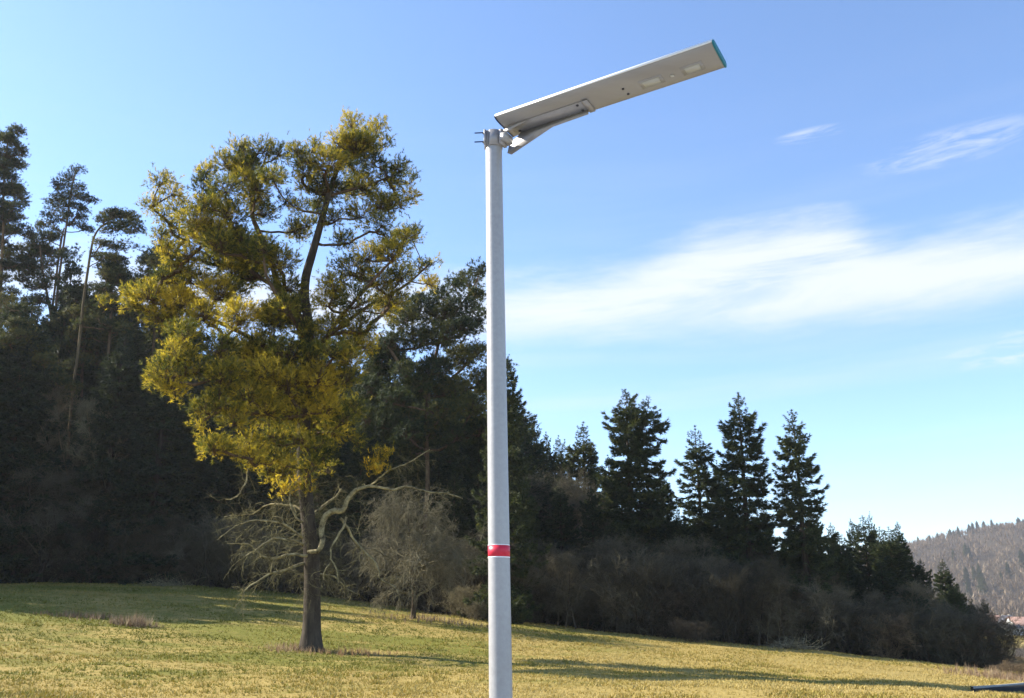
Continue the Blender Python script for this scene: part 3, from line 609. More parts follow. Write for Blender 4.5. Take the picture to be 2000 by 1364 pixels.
pine('scots_pine', 83, (60, 1130), [[(60,1140,3.8,0),(75,900,2.9,0),(90,720,2.6,0),(103,600,2.3,0),(112,520,2.1,0),(120,470,2.1,0),(126,445,1.2,0)], [(100,620,2.1,0),(90,560,2.2,-1),(82,510,1.8,-1.5),(78,480,1.2,-1.8)]],
   cl((72,478,16),(92,462,14),(108,458,12),(60,462,8),(80,440,8),(66,448,6),(88,490,16),(66,500,16),(50,505,12),(98,515,12),(75,520,16),(55,530,14),(100,540,12),(35,485,10),(20,490,10),(12,500,9),(28,522,10),(40,545,12),(88,555,14),(65,560,12),(120,500,10),(82,585,16),(58,590,14),(30,600,14),(12,612,14),(40,615,12),(20,570,12)),
   g2, M['pine_dark'], T2, .25, 100, 'pine with two stems and ragged clumps left of the slender one', deep=lambda py: 2.4, flat=.45, sx=1.4, barkm='bark_pine', extra=6)
pine('scots_pine', 74.5, (128, 1125), [[(120,1130,3.0,0),(130,915,2.6,0),(140,800,2.6,0),(150,700,2.6,0),(160,620,2.6,0),(170,540,2.6,0),(177,490,2.3,0),(184,462,2.1,0),(198,443,1.8,0),(218,435,2.8,-.2),(245,440,1.6,-.4)]],
   cl((238,420,15),(255,424,12),(225,418,12),(212,424,12),(200,430,9),(262,436,10),(242,440,12),(268,446,8),(252,452,9),(226,446,10),(208,452,8),(275,452,5),(196,475,10),(215,478,10),(188,498,9),(232,486,8),(205,500,10),(225,505,10),(245,476,7),(262,482,6)),
   g2, M['pine_dark'], T2, .24, 120, 'bent pine whose bare pale trunk curves over to the right at the top', deep=lambda py: 2.0, flat=.42, sx=1.45, barkm='bark_pale', upmat='bark_pine', up=.35)
for (cx_, ty, Y_, lab, sc0) in [(215, 500, 76, 'pine crown just right of the bent pine, in the wood', 1.0), (300, 488, 80, 'pine top showing through left of the golden pine', 1.0), (165, 560, 79, 'low dark pine between the bent pine and the slender one', 1.1), (35, 600, 72, 'dark pine under the tall one at the left edge', 1.1)]:
    c_ = []
    for k in range(30):
        u = k/30; c_.append((cx_+g2.normal(0, 14+34*u), ty+6+150*u+g2.normal(0, 6), g2.uniform(10, 17)))
    pine('scots_pine', Y_, (cx_-8, 1130), [[(cx_-8, 1130, 3.6, 0), (cx_-6, 850, 3, 0), (cx_, 650, 2.6, 0), (cx_+2, ty+60, 2, 0), (cx_+3, ty+8, 1.3, 0)]], c_, g2, M['pine_dark'], T2, .30, 80, lab, deep=lambda py: 3.0, flat=.42, sx=1.4, barkm='bark_pine', extra=6, up=.3)

# ------------------------------------------------------------------ spruces
g3 = np.random.default_rng(21)
sA = spruce('spruce_tree', 22, 3.7, 1, crown=.08, power=.60, droop=.34, gaps=.10)
sB = spruce('spruce_tree', 22, 4.4, 2, crown=.08, power=.55, droop=.30, gaps=.16, twin=(1.9, .975, .55, .65))
sC = spruce('spruce_tree', 22, 3.0, 3, crown=.05, power=.45, droop=.42, gaps=.18, asym=.12)
sD = spruce('spruce_tree', 20, 2.5, 4, crown=.2, power=.5, droop=.3, gaps=.28)
sE = spruce('spruce_tree', 20, 3.4, 6, crown=.03, power=.65, droop=.25, gaps=.06, dens=1.15)
sF = spruce('spruce_tree', 26, 5.2, 7, crown=.04, power=.62, droop=.32, gaps=.10, dens=1.1)
place(sF, 985, 690, 59, .85, 1.0, 'tall dark spruce rising directly behind the lamp pole')
place(sB, 1222, 762, 66, 1.12, 0.0, 'broad spruce with a forked double top')
place(sD, 1357, 834, 68, 1.25, 0.3, 'thin airy spruce close left of the tallest evenly pointed one')
place(sA, 1438, 769, 64, 1.22, 0.8, 'evenly pointed spruce with open drooping tiers, third from the right of the big ones')
place(sC, 1546, 802, 61, 1.18, 2.0, 'narrow column shaped spruce standing highest at the right end of the wood')
place(sE, 1136, 825, 80, 1.2, 0.5, 'small pointed spruce top left of the forked one')
for (px, py, Y, w, pr, lab) in [(1620, 1022, 72, 1, sE, 'short spruce tip just right of the column shaped spruce'), (1662, 1014, 74, .7, sA, 'thin spruce tip in the low group on the right'), (1684, 1008, 70, 1.3, sC, 'broad dark spruce top in the low group on the right'),
      (1698, 1000, 72, .5, sD, 'needle thin spire poking out of the low group on the right'), (1735, 1030, 66, 1.7, sE, 'wide dark bushy conifer before the far hill'), (1751, 1020, 67, .9, sA, 'pointed spruce growing against the wide dark conifer'),
      (1795, 1092, 66, 1.2, sF, 'dark spruce between the low right group and the lone cone'), (1868, 1138, 70, 1.2, sE, 'dark spruce right under the lone spruce cone'), (1838, 1093, 74, 1.3, sE, 'lone spruce cone above the bare trees at the falling right end'), (1894, 1166, 69, 1.1, sE, 'left one of two little spruces beside the village'), (1920, 1170, 68, 1.1, sC, 'right one of two little spruces beside the village'),
      (1068, 845, 92, .8, sA, 'distant spruce tip just right of the tall one behind the pole'), (1088, 852, 94, .8, sE, 'distant spruce tip halfway to the small pointed top'), (1102, 860, 90, .9, sD, 'thin distant spruce tip beside the small pointed top'),
      (18, 650, 71, 1.2, sF, 'wide dark spruce at the left edge below the pine crowns'), (250, 640, 74, 1.2, sE, 'dull green spruce right of the bare pale trunk'), (335, 655, 73, 1.2, sF, 'broad dark spruce behind the left boughs of the golden pine'), (62, 585, 72, 1.35, sE, 'dense dark spruce below the left edge pine'), (150, 478, 79, .75, sC, 'narrow dark spruce between slender pine and bent pine'), (1215, 930, 65, 1.4, sE, 'dark spruce low in front of the forked spruce, left'), (1262, 945, 66, 1.4, sF, 'wide dark spruce low in front of the forked spruce, right'), (1320, 990, 66, 1.3, sE, 'dark spruce at the foot of the thin airy spruce'), (1372, 985, 67, 1.3, sE, 'dense low spruce between thin airy and evenly pointed spruce'), (1440, 960, 66, 1.2, sE, 'dense dark spruce filling the lower tiers of the evenly pointed one'), (1548, 990, 63, 1.0, sE, 'dense dark spruce wrapped round the foot of the column shaped one'), (1640, 1040, 69, 1.3, sE, 'dark spruce left in the low right group'), (1715, 1030, 69, 1.3, sE, 'dark spruce in the middle of the low right group'), (1775, 1075, 67, 1.2, sE, 'dark spruce at the right end of the low right group'), (1290, 905, 72, 1.1, sE, 'dark spruce filling the gap right of the forked spruce'),
      (1400, 900, 72, 1.0, sE, 'dark spruce low between the thin airy one and the pointed one'), (1490, 985, 70, 1.0, sD, 'low thin spruce in the notch before the column shaped one'),
      (1580, 985, 69, 1.0, sE, 'dark spruce hugging the foot of the column shaped one'), (1650, 1060, 66, 1.0, sA, 'greenish spruce with open twigs in front of the low group'), (1190, 890, 74, 1.0, sE, 'dark spruce close behind the left flank of the forked one')]:
    place(pr, px, py, Y, w, None, lab, rng=g3)
# the dark wood behind: many alike
for k in range(58):
    px = -60+k*19.5+g3.uniform(-10, 10); Y = g3.uniform(80, 104); py = np.interp(px, [-60, 60, 200, 330, 450, 900, 1020], [610, 600, 560, 575, 640, 720, 800])+g3.uniform(-20, 60)
    place([sA, sC, sE, sF][k % 4], px, py, Y, g3.uniform(1, 1.4), None, 'dark spruce deep in the left part of the wood', group='spruces deep in the left wood', rng=g3)
for k in range(24):
    px = 1010+k*26+g3.uniform(-10, 10); Y = g3.uniform(78, 95); py = np.interp(px, [1000, 1110, 1330, 1480, 1600, 1640], [880, 930, 990, 1010, 1060, 1120])+g3.uniform(0, 50)
    place([sE, sC, sE, sA][k % 4], px, py, Y, g3.uniform(1, 1.5), None, 'dark spruce half hidden in the wood right of the pole', group='spruces deep in the right wood', rng=g3)
for k in range(20):
    px = 1015+k*44+g3.uniform(-12, 12); X0 = np.interp(px, [0, 2000], [-42, 38]); Y = float(edge_y(X0))+g3.uniform(4, 8)
    py = np.interp(px, [1000, 1150, 1300, 1500, 1700, 1900], [925, 955, 1005, 1035, 1085, 1185])+g3.uniform(-25, 40)
    place([sE, sA, sC, sF][k % 4], px, py, Y, g3.uniform(1.1, 1.7), None, 'shaded spruce standing among the bare trees right of the pole', group='shaded spruces among the bare trees', rng=g3)
# mid-depth left: lower spruces right behind the bushes
for k in range(26):
    px = -40+k*39+g3.uniform(-14, 14); Y = float(edge_y(np.interp(px, [0, 2000], [-43, 43])))+g3.uniform(3, 8); py = np.interp(px, [0, 300, 600, 1000], [800, 780, 840, 880])+g3.uniform(-70, 60)
    if 95 < px < 215: py = 930
    place([sE, sA, sC][k % 3], px, py, Y, g3.uniform(1.1, 1.6), None, 'shaded spruce just inside the left edge of the wood', group='spruces at the left edge of the wood', rng=g3)
# trees beyond the left frame edge whose shade falls across the meadow
for k, (x, y, h) in enumerate([(-38, 47, 17), (-40, 52, 22), (-38.5, 43, 15), (-43, 57, 24), (-45, 50, 23), (-46, 63, 24), (-50, 58, 25), (-49, 70, 25), (-54, 64, 26), (-56, 52, 24), (-43, 47, 20), (-52, 76, 26), (-60, 70, 27), (-60, 58, 26), (-64, 64, 27)]):
    pr = [sE, sF, sA][k % 3]; r = pr.copy(); COL.objects.link(r)
    for ch in pr.children: c = ch.copy(); COL.objects.link(c); c.parent = r
    s = h/pr['_h']; r.location = (x, y, G(x, y)-.1); r.rotation_euler = (0, 0, k*1.3); r.scale = (s*1.15, s*1.15, s)
    r.location = (x-2.5, y+5.5, G(x-2.5, y+5.5)-.1); tag(r, 'spruce of the wood just outside the left edge of the picture', 'tree', 'spruces outside the left edge')

# ------------------------------------------------------------------ bare trees and shrubs
g4 = np.random.default_rng(33)
bA = bare('bare_tree', 11, 6.5, 1, 'twig', .13, 1, (20, 9, 7, 5), .2)
bB = bare('bare_tree', 11, 7.5, 2, 'twig', .12, 3, (24, 9, 7, 5), .12)
bC = bare('bare_shrub', 5, 5.5, 3, 'twig', .05, 9, (27, 7, 6, 4), .08, thin=.010)
bD = bare('bare_shrub', 5, 6.0, 4, 'twig_dark', .05, 9, (27, 7, 6, 4), .06, thin=.011)
bE = bare('bare_tree', 14, 4.5, 6, 'twig', .10, 1, (18, 8, 6, 5), .35, barkm='bark_pale')
bF = bare('bare_shrub', 4, 4.5, 9, 'twig_warm', .04, 9, (27, 7, 6, 4), .05, thin=.010)
for (px, py, Y, w, pr, lab) in [(1040, 880, 70, 1.2, bB, 'brownish bare tree at the right flank of the tall spruce behind the pole'), (1082, 868, 71, 1.0, bA, 'tall bare tree under the distant spruce tips'), (1140, 930, 64, 1.0, bE, 'bare birch with a pale thin trunk left of the forked spruce'),
      (1185, 1020, 62, 1.1, bB, 'bare tree in front of the forked spruce, left half'), (1265, 1045, 62, 1.2, bA, 'bare tree in front of the forked spruce, right half'), (1330, 1020, 63, 1.1, bB, 'bushy bare tree right of the forked spruce'),
      (1390, 1060, 61, 1.2, bB, 'bushy bare tree under the evenly pointed spruce'), (1465, 1050, 60, 1.2, bA, 'pale grey bare tree between the pointed and the column shaped spruce'), (1500, 1110, 59, 1.3, bB, 'low bare tree at the foot of the column shaped spruce'),
      (1610, 1065, 62, 1.0, bE, 'upright bare birch in the low right group'), (1645, 1100, 61, 1.1, bA, 'bare tree with green tinged twigs in the low right group'), (1700, 1135, 60, 1.2, bB, 'rounded bare tree before the wide dark conifer'),
      (1770, 1115, 63, 1.3, bB, 'rounded bare tree right of the wide dark conifer'), (1815, 1130, 66, 1.2, bA, 'bare tree left of the lone spruce cone'), (1858, 1150, 68, 1.2, bB, 'sloping bare tree right of the lone spruce cone'), (1882, 1215, 72, 1.2, bA, 'last bare tree before the two little spruces'),
      (1590, 1130, 60, 1.2, bB, 'bare tree right beside the column shaped spruce'), (160, 905, 73.5, 1.3, bB, 'bare tree hiding the foot of the bent pine'), (60, 900, 72.5, 1.5, bB, 'bare bush tree at the lower left, left of the fuzzy one'), (225, 650, 76, .8, bE, 'tall bare birch right of the bare pale trunk'), (290, 680, 75, .9, bE, 'tall bare birch behind the left boughs of the golden pine'), (115, 890, 72.5, 1.5, bB, 'big fuzzy bare bush tree at the lower left'), (200, 960, 72, 1.2, bA, 'bare tree leaning out right of the fuzzy bush at the left'), (15, 850, 74, 1.4, bB, 'bare tree at the left picture edge below the pines'),
      (340, 985, 71.5, 1.3, bB, 'rounded reddish bare bush tree left of the golden pine'), (1020, 1060, 60, 1.2, bA, 'bare tree close right of the pole at the wood edge'), (1095, 1060, 60, 1.2, bB, 'bare tree standing right of the pole, second along the wood edge')]:
    place(pr, px, py, Y, w, None, lab, rng=g4)
for k in range(60):
    X = -42+k*1.23+g4.uniform(-.5, .5); Y = float(edge_y(X))+g4.uniform(.6, 2.6); pr = [bC, bD, bD, bF, bD][k % 5] if X > 6 else [bD, bD, bC][k % 3]
    if pr.name in USED:
        r = pr.copy(); COL.objects.link(r)
        for key in ('label', 'category', 'group'):
            if key in r: del r[key]
        for ch in pr.children: c = ch.copy(); COL.objects.link(c); c.parent = r
    else: r = pr; USED.add(pr.name)
    h = g4.uniform(2.4, 4.6) if X > 20 else g4.uniform(3.2, 6.0); s = h/pr['_h']; r.location = (X, Y, G(X, Y)-.1); r.rotation_euler = (0, 0, g4.uniform(0, 6.28)); r.scale = (s*1.15, s*1.15, s)
    tag(r, 'leafless shaded shrub in the hedge along the foot of the wood', 'shrub', 'hedge shrubs along the foot of the wood')
# bare thicket trees behind the hedge
for k in range(40):
    px = -30+k*48+g4.uniform(-18, 18); X0 = np.interp(px, [0, 2000], [-42, 38]); Y = float(edge_y(X0))+g4.uniform(4, 9)
    py = np.interp(px, [0, 300, 600, 1000, 1300, 1500, 1700, 1880], [950, 960, 1000, 1050, 1125, 1160, 1190, 1232])+g4.uniform(-40, 50)
    place([bB, bA][k % 2], px, py, Y, g4.uniform(1.0, 1.5), None, 'bare thicket tree in the shade behind the hedge', group='bare thicket trees in the wood', rng=g4)
place(bF, 1352, 1206, 57.2, 1.5, None, 'light brown low bush out in front of the hedge, right of the middle', cat='shrub', rng=g4)
place(bC, 905, 1140, 59, 1.2, None, 'pale bush between the small meadow tree and the pole', cat='shrub', rng=g4)
place(bC, 930, 1172, 57, 1.3, None, 'low tangled bush touching the left side of the pole', cat='shrub', rng=g4)
for k, (px, py, Y, w, lab) in enumerate([(1930, 1268, 60, 1.3, 'brown bramble bush at the corner where the meadow ends'), (1965, 1288, 56, 1.3, 'brown bramble bush left of the one at the right edge'), (2000, 1284, 54, 1.3, 'tall brown bramble bush at the right edge of the picture'), (1945, 1295, 48, 1.6, 'small warm bramble above the pale road edge'),
      (1985, 1290, 44, 1.5, 'reddish bramble just behind the road at the right'), (1950, 1272, 86, 1.4, 'ochre bush below the village houses'), (1990, 1278, 82, 1.4, 'wide ochre bush below the white house'), (2045, 1280, 70, 1.4, 'bramble bush outside the right edge')]):
    place(bF, px, py, Y, w, None, lab, cat='shrub', rng=g4)

# small rounded tree in the meadow, unlike the others
sm = bare('small_meadow_tree', 7.6, 7.4, 15, 'twig_grey', .17, 1, (32, 10, 7, 5), .20, thin=.011, droop=.22, up=-.03)
p = ray(806, 1211, 52); sm.location = (p[0], 52, G(p[0], 52)-.05); sm.rotation_euler = (0, R(3), 2.0); tag(sm, 'small rounded bare tree with dense drooping twigs and short leaning trunk', 'tree')

# ------------------------------------------------------------------ weeds, brushwood
g5 = np.random.default_rng(44); tvw, tfw = blades(6, g5, (.6, 1.1), .05, (3, 22), (0, .05))
def weeds(name, cx_, Yc, sx, sy, n, h, label):
    x = cx_+g5.normal(0, sx, n)+.5*sx*np.sin(np.arange(n)*.37); y = Yc+g5.normal(0, sy, n)*1.6; pos = np.stack([x, y, gz(x, y)-.02], 1)
    s = h*g5.uniform(.15, 1.1, n)**1.3*np.exp(-((x-cx_)/(2.2*sx))**2); v, f, T = scatter(tvw, tfw, pos, unit(np.stack([g5.normal(0, .22, n), g5.normal(0, .2, n), np.ones(n)], 1)), s, g5, g5.uniform(0, 1, n))
    mesh(name, v, f, M['dry'], tint=T, kind='stuff', label=label, category='weeds')
weeds('dry_weeds', ray(262, 1205, 41)[0], 41.0, .6, .25, 240, .7, 'tallest clump of dry pinkish weeds on the left bank')
weeds('dry_weeds', ray(180, 1195, 42.4)[0], 42.4, 1.6, .3, 380, .42, 'strip of low dry weeds along the shadow line at the left')
weeds('dry_weeds', ray(570, 1268, 35.4)[0], 35.5, .75, .4, 240, .42, 'dry weeds at the left foot of the golden pine')
weeds('dry_weeds', ray(680, 1275, 35.6)[0], 35.6, 1.1, .3, 320, .38, 'dry weeds and twigs right of the golden pine trunk')
weeds('dry_weeds', ray(840, 1212, 52)[0], 52, 2.2, .6, 300, .5, 'reddish weeds round the small rounded tree')
weeds('dry_weeds', ray(1960, 1320, 42)[0], 42, 1.3, 1.2, 700, .5, 'brown dead weeds spilling over the right end of the meadow')
def brush(cx_, Yc, w, n, label):
    root = empty('brushwood_pile', (cx_, Yc, G(cx_, Yc)), label=label, category='brushwood')
    st = np.stack([g5.normal(0, w*.35, n), g5.normal(0, w*.16, n), np.abs(g5.normal(0, .16, n))], 1); d = g5.normal(0, 1, (n, 3))*np.array([1, .7, .22])
    P, Rr = grow(st, d, g5.uniform(.5, 1.5, n), np.full(n, .018), np.full(n, .006), 4, .2, 0, g5); v, f = tubes(P, Rr, 4); mesh('sticks', v, f, M['lichen'], root, kind='stuff')
p = ray(1552, 1272, 56.5); brush(p[0], 56.5, 1.7, 240, 'pile of cut brushwood at the wood edge on the right')
p = ray(322, 1152, 68); brush(p[0], 68, 2.2, 200, 'dark heap of sticks in the shaded grass at the left')

# ------------------------------------------------------------------ road at the lower right
m, t, b = material('asphalt', 1.0, .0); nz = nnoise(t, 14, 5, .7); t.links.new(nramp(t, nz, [(.3, (.030, .030, .029)), (.7, (.052, .051, .049))]), b.inputs['Base Color']); M['asphalt'] = m
m, t, b = material('concrete', .9, .2); nz = nnoise(t, 6, 5, .7); t.links.new(nramp(t, nz, [(.3, (.24, .23, .21)), (.7, (.36, .35, .32))]), b.inputs['Base Color']); M['concrete'] = m
far_e = np.vstack([road_far, road_far[-1]+(road_far[-1]-road_far[-2])*8]); near_e = np.vstack([road_near, road_near[-1]+(road_near[-1]-road_near[-2])*4])
for e_ in (far_e, near_e): e_[:, 2] = gz(e_[:, 0], e_[:, 1])+.07
n = len(far_e); v = np.vstack([far_e, near_e, near_e-np.array([0, 0, .6]), far_e-np.array([0, 0, .6])]); f = []
for i in range(n-1):
    for a, b_ in ((0, n), (n, 2*n), (2*n, 3*n)): f.append((a+i, a+i+1, b_+i+1, b_+i))
mesh('road', v, np.array(f), M['asphalt'], kind='structure', label='strip of dark asphalt road at the lower right corner', category='road')
v, f = [], []
w_ = np.array([0, .16, 0]); up_ = np.array([0, 0, .05])
v = np.vstack([far_e+[0, 0, -.3], far_e+up_, far_e+up_+w_, far_e+w_+[0, 0, -.3]]); f = [(a*n+i, a*n+i+1, ((a+1) % 4)*n+i+1, ((a+1) % 4)*n+i) for a in range(4) for i in range(n-1)]
mesh('kerb', v, np.array(f), M['concrete'], kind='structure', label='pale concrete kerb along the far side of the road', category='kerb')

# ------------------------------------------------------------------ village in the valley
def flat(name, c, rough=.8, spec=.2): 
    m, t, b = material(name, rough, spec); nz = nnoise(t, 1.2, 4, .6); t.links.new(nramp(t, nz, [(.3, tuple(x*.88 for x in c)), (.7, tuple(min(1, x*1.08) for x in c))]), b.inputs['Base Color']); return m
M['white'] = flat('white_render', (.80, .80, .78)); M['greyblue'] = flat('grey_blue_cladding', (.34, .40, .50)); M['tile'] = flat('red_brown_tiles', (.26, .165, .135)); M['dtile'] = flat('grey_tiles', (.20, .19, .20)); M['glass'] = flat('window_glass', (.05, .06, .08), .15, .6); M['cream'] = flat('cream_render', (.66, .60, .48))
def boxv(c, s):
    c, s = np.array(c, float), np.array(s, float)/2; v = np.array([[x, y, z] for z in (-1, 1) for y in (-1, 1) for x in (-1, 1)])*s+c
    return v, np.array([(0, 1, 5, 4), (1, 3, 7, 5), (3, 2, 6, 7), (2, 0, 4, 6), (4, 5, 7, 6), (0, 2, 3, 1)])
def house(px, py, Y, w, d, h, rh, wall, roof, rz, label, rows=2, cols=4, axis='x'):
    p = ray(px, py, Y); root = empty('village_house', (p[0], Y, p[2]-h-rh), rz, label=label, category='house')
    a, b_ = w/2, d/2
    if axis == 'x': v = [(-a, -b_, -3), (a, -b_, -3), (a, b_, -3), (-a, b_, -3), (-a, -b_, h), (a, -b_, h), (a, b_, h), (-a, b_, h), (-a, 0, h+rh*.96), (a, 0, h+rh*.96)]; fq = [(0, 1, 5, 4), (2, 3, 7, 6), (1, 2, 6, 5), (3, 0, 4, 7)]; ft = [(5, 6, 9), (7, 4, 8)]
    else: v = [(-a, -b_, -3), (a, -b_, -3), (a, b_, -3), (-a, b_, -3), (-a, -b_, h), (a, -b_, h), (a, b_, h), (-a, b_, h), (0, -b_, h+rh*.96), (0, b_, h+rh*.96)]; fq = [(0, 1, 5, 4), (2, 3, 7, 6), (1, 2, 6, 5), (3, 0, 4, 7)]; ft = [(4, 5, 8), (6, 7, 9)]
    mesh('wall', np.array(v, float), [np.array(fq), np.array(ft)], M[wall], root)
    o = .5; parts = []
    for s in (-1, 1):
        if axis == 'x': q = [(-a-o, s*(b_+o), h-o*rh/b_), (a+o, s*(b_+o), h-o*rh/b_), (a+o, 0, h+rh), (-a-o, 0, h+rh)]
        else: q = [(s*(a+o), -b_-o, h-o*rh/a), (s*(a+o), b_+o, h-o*rh/a), (0, b_+o, h+rh), (0, -b_-o, h+rh)]
        q = np.array(q); parts.append((np.vstack([q, q+[0, 0, .25]]), np.array([(0, 1, 2, 3), (7, 6, 5, 4), (0, 4, 5, 1), (1, 5, 6, 2), (2, 6, 7, 3), (3, 7, 4, 0)])))
    v, f = merge(parts); ro = mesh('roof', v, f, M[roof], root); v, f = boxv((a*.4, b_*.2, h+rh*.9), (.8, .8, 1.8)); mesh('chimney', v, f, M['cream'], ro)
    for r_ in range(rows):
        for c_ in range(cols):
            x = -a+w*(c_+.5)/cols; z = h*(r_+.55)/rows; v, f = boxv((x, -b_-.03, z), (1.15, .12, 1.4)); fr = mesh('window', v, f, M['white'], root); v, f = boxv((x, -b_-.10, z), (.95, .04, 1.2)); mesh('pane', v, f, M['glass'], fr)
    return root
house(1999, 1206, 420, 15, 9, 5.4, 3.4, 'white', 'tile', .12, 'white house with a reddish roof at the right edge of the picture', cols=5)
house(1966, 1203, 440, 8, 8, 4.6, 4.2, 'greyblue', 'dtile', .0, 'small grey blue gabled house left of the white house', rows=1, cols=2, axis='y')
house(1950, 1203, 470, 13, 8, 4, 4, 'cream', 'tile', .1, 'house with a faded red roof behind the grey blue gable', rows=1)
house(1973, 1221, 415, 7, 5, 2.4, 1.2, 'white', 'dtile', .0, 'low white shed in front of the grey blue gable', rows=1, cols=2)
house(2060, 1208, 430, 14, 9, 5, 4, 'cream', 'tile', -.2, 'cream house beyond the right edge of the picture')

# ------------------------------------------------------------------ wooded hill
g6 = np.random.default_rng(55); n = 8000
Yh = g6.uniform(560, 1330, n); Xh = Yh*g6.uniform(.22, .95, n); pos = np.stack([Xh, Yh, gz(Xh, Yh)-3.5], 1)
tvh, tfh = blades(13, g6, (.35, .75), .15, (12, 80), (.2, .75)); sc_ = g6.uniform(8, 12, n)
v, f, T = scatter(tvh, tfh, pos, unit(np.stack([g6.normal(0, .1, n), g6.normal(0, .1, n), np.ones(n)], 1)), np.stack([sc_*.8, sc_*.8, sc_], 1), g6, np.clip(.5+.5*vnoise(Xh, Yh, 90, 5)+g6.normal(0, .13, n), 0, 1))
M['hillwood'] = foliage('leafless_hill_wood', [(0, (.12, .080, .048)), (.5, (.20, .138, .085)), (1, (.27, .20, .125))], .2, tcol=(1, 1, 1))
mesh('hill_wood', v, f, M['hillwood'], tint=T, kind='stuff', label='leafless brown wood covering the far hill', category='wood')
sH = spruce('hill_conifer', 18, 4.2, 71, crown=.05, power=.7, dens=.6, tscale=1.1, gaps=.05)
hill_spots = [(1792, 1047, 1), (1815, 1043, .8), (1830, 1040, 1), (1855, 1037, 1.6), (1862, 1038, 1.2), (1871, 1036, 1), (1893, 1034, 1.5), (1900, 1033, 1.3), (1909, 1032, 1.2), (1922, 1030, 1.6), (1938, 1031, 1), (1948, 1030, 1.1), (1965, 1025, 1.3), (1978, 1025, 1.6), (1990, 1024, 1.8), (1999, 1020, 2), (1886, 1078, 1.1), (1893, 1080, 1.0), (1902, 1118, 1), (1912, 1116, 1), (1888, 1128, 1), (1917, 1140, 1.3), (1922, 1145, 1), (1968, 1110, 1), (1996, 1095, 1.2), (1892, 1155, 1), (1955, 1125, .8), (1862, 1085, .8)]
YY = np.linspace(600, 1290, 200)
for i, (px, py, s) in enumerate(hill_spots):
    x0 = (px-CXP)/F
    zr = gz(np.array([ray(px, py, y)[0] for y in YY]), YY); zs = np.array([ray(px, py, y)[2] for y in YY]); hit = np.where(zr+8 > zs)[0]; sky_row = len(hit) == 0 or py < 1050
    Y = 1235.0 if sky_row else YY[hit[0]]
    x = ray(px, py, Y)[0]
    r = sH if i == 0 else sH.copy()
    if i:
        COL.objects.link(r)
        for ch in sH.children: c = ch.copy(); COL.objects.link(c); c.parent = r
    h = 17*g6.uniform(.8, 1.15) if not sky_row else 14*g6.uniform(.7, 1.2); q = h/18; r.location = (x, Y, G(x, Y)-1); r.rotation_euler = (0, 0, i); r.scale = (q*s*.8, q*s*.8, q*(.8+.2*s))
    tag(r, 'dark conifer along the ridge of the far hill' if sky_row else 'dark conifer scattered on the slope of the far hill', 'tree', 'conifers on the far ridge' if sky_row else 'conifers on the far slope')
# trees of the valley round the village
g7 = np.random.default_rng(66)
for k in range(46):
    Y = g7.uniform(110, 400); px = g7.uniform(1870, 2120); x = (px-1000)/F*Y; pr = [bB, bA][k % 2]; r = pr.copy(); COL.objects.link(r)
    if px > 1925 and Y > 150: Y = 110+.1*Y; x = (px-1000)/F*Y
    for ch in pr.children: c = ch.copy(); COL.objects.link(c); c.parent = r
    z = G(x, Y); ztop = ray(px, 1272 if px > 1930 else 1245, Y)[2]; h = min(g7.uniform(6, 10), max(1.5, (ztop-z)*.85)); s = h/pr['_h']; r.location = (x, Y, z-.2); r.rotation_euler = (0, 0, g7.uniform(0, 6)); r.scale = (s*1.3, s*1.3, s)
    tag(r, 'leafless valley tree between the meadow and the village', 'tree', 'leafless trees in the valley')

# ------------------------------------------------------------------ the solar street lamp
m, t, b = material('galvanised_steel', .42, .5, .2); nz = nnoise(t, 30, 5, .7); nz2 = nnoise(t, 4, 3, .6, mscale=(1, 1, .25))
t.links.new(nmix(t, .5, nramp(t, nz, [(.3, (.29, .283, .278)), (.7, (.42, .41, .40))]), nramp(t, nz2, [(.3, (.31, .30, .298)), (.7, (.40, .39, .385))])), b.inputs['Base Color'])
rr_ = t.nodes.new('ShaderNodeMapRange'); t.links.new(nz, rr_.inputs[0]); rr_.inputs[3].default_value = .33; rr_.inputs[4].default_value = .48; t.links.new(rr_.outputs[0], b.inputs['Roughness']); M['galv'] = m
m, t, b = material('anodised_housing', .42, .5, .25); nz = nnoise(t, 5, 4, .6, mscale=(.2, 1, 1)); t.links.new(nramp(t, nz, [(.3, (.29, .285, .285)), (.7, (.36, .355, .355))]), b.inputs['Base Color']); M['alu'] = m
m, t, b = material('bracket_steel', .45, .5, .3); nz = nnoise(t, 12, 4, .6); t.links.new(nramp(t, nz, [(.3, (.29, .28, .285)), (.7, (.37, .36, .365))]), b.inputs['Base Color']); M['bracket'] = m
m, t, b = material('red_reflective_film', .45, .5); nz = nnoise(t, 40, 2); t.links.new(nramp(t, nz, [(.3, (.55, .010, .035)), (.7, (.66, .018, .05))]), b.inputs['Base Color']); M['red'] = m
M['whitefilm'] = flat('white_film', (.85, .85, .86), .4); M['dark'] = flat('black_oxide_steel', (.035, .035, .045), .4, .5); M['lens'] = flat('led_lens', (.44, .44, .40), .25, .6); M['blueblack'] = flat('dark_blue_plastic', (.02, .035, .10), .4); M['teal'] = flat('teal_plastic', (.02, .17, .21), .4)
m, t, b = material('sunlit_rim_white', .3, .6, .1); b.inputs['Base Color'].default_value = (.82, .82, .82, 1); M['rim_white'] = m  # near-white stands for sunlight on the housing edge
m, t, b = material('solar_cells', .12, .6); b.inputs['Base Color'].default_value = (.012, .02, .06, 1); M['solar'] = m

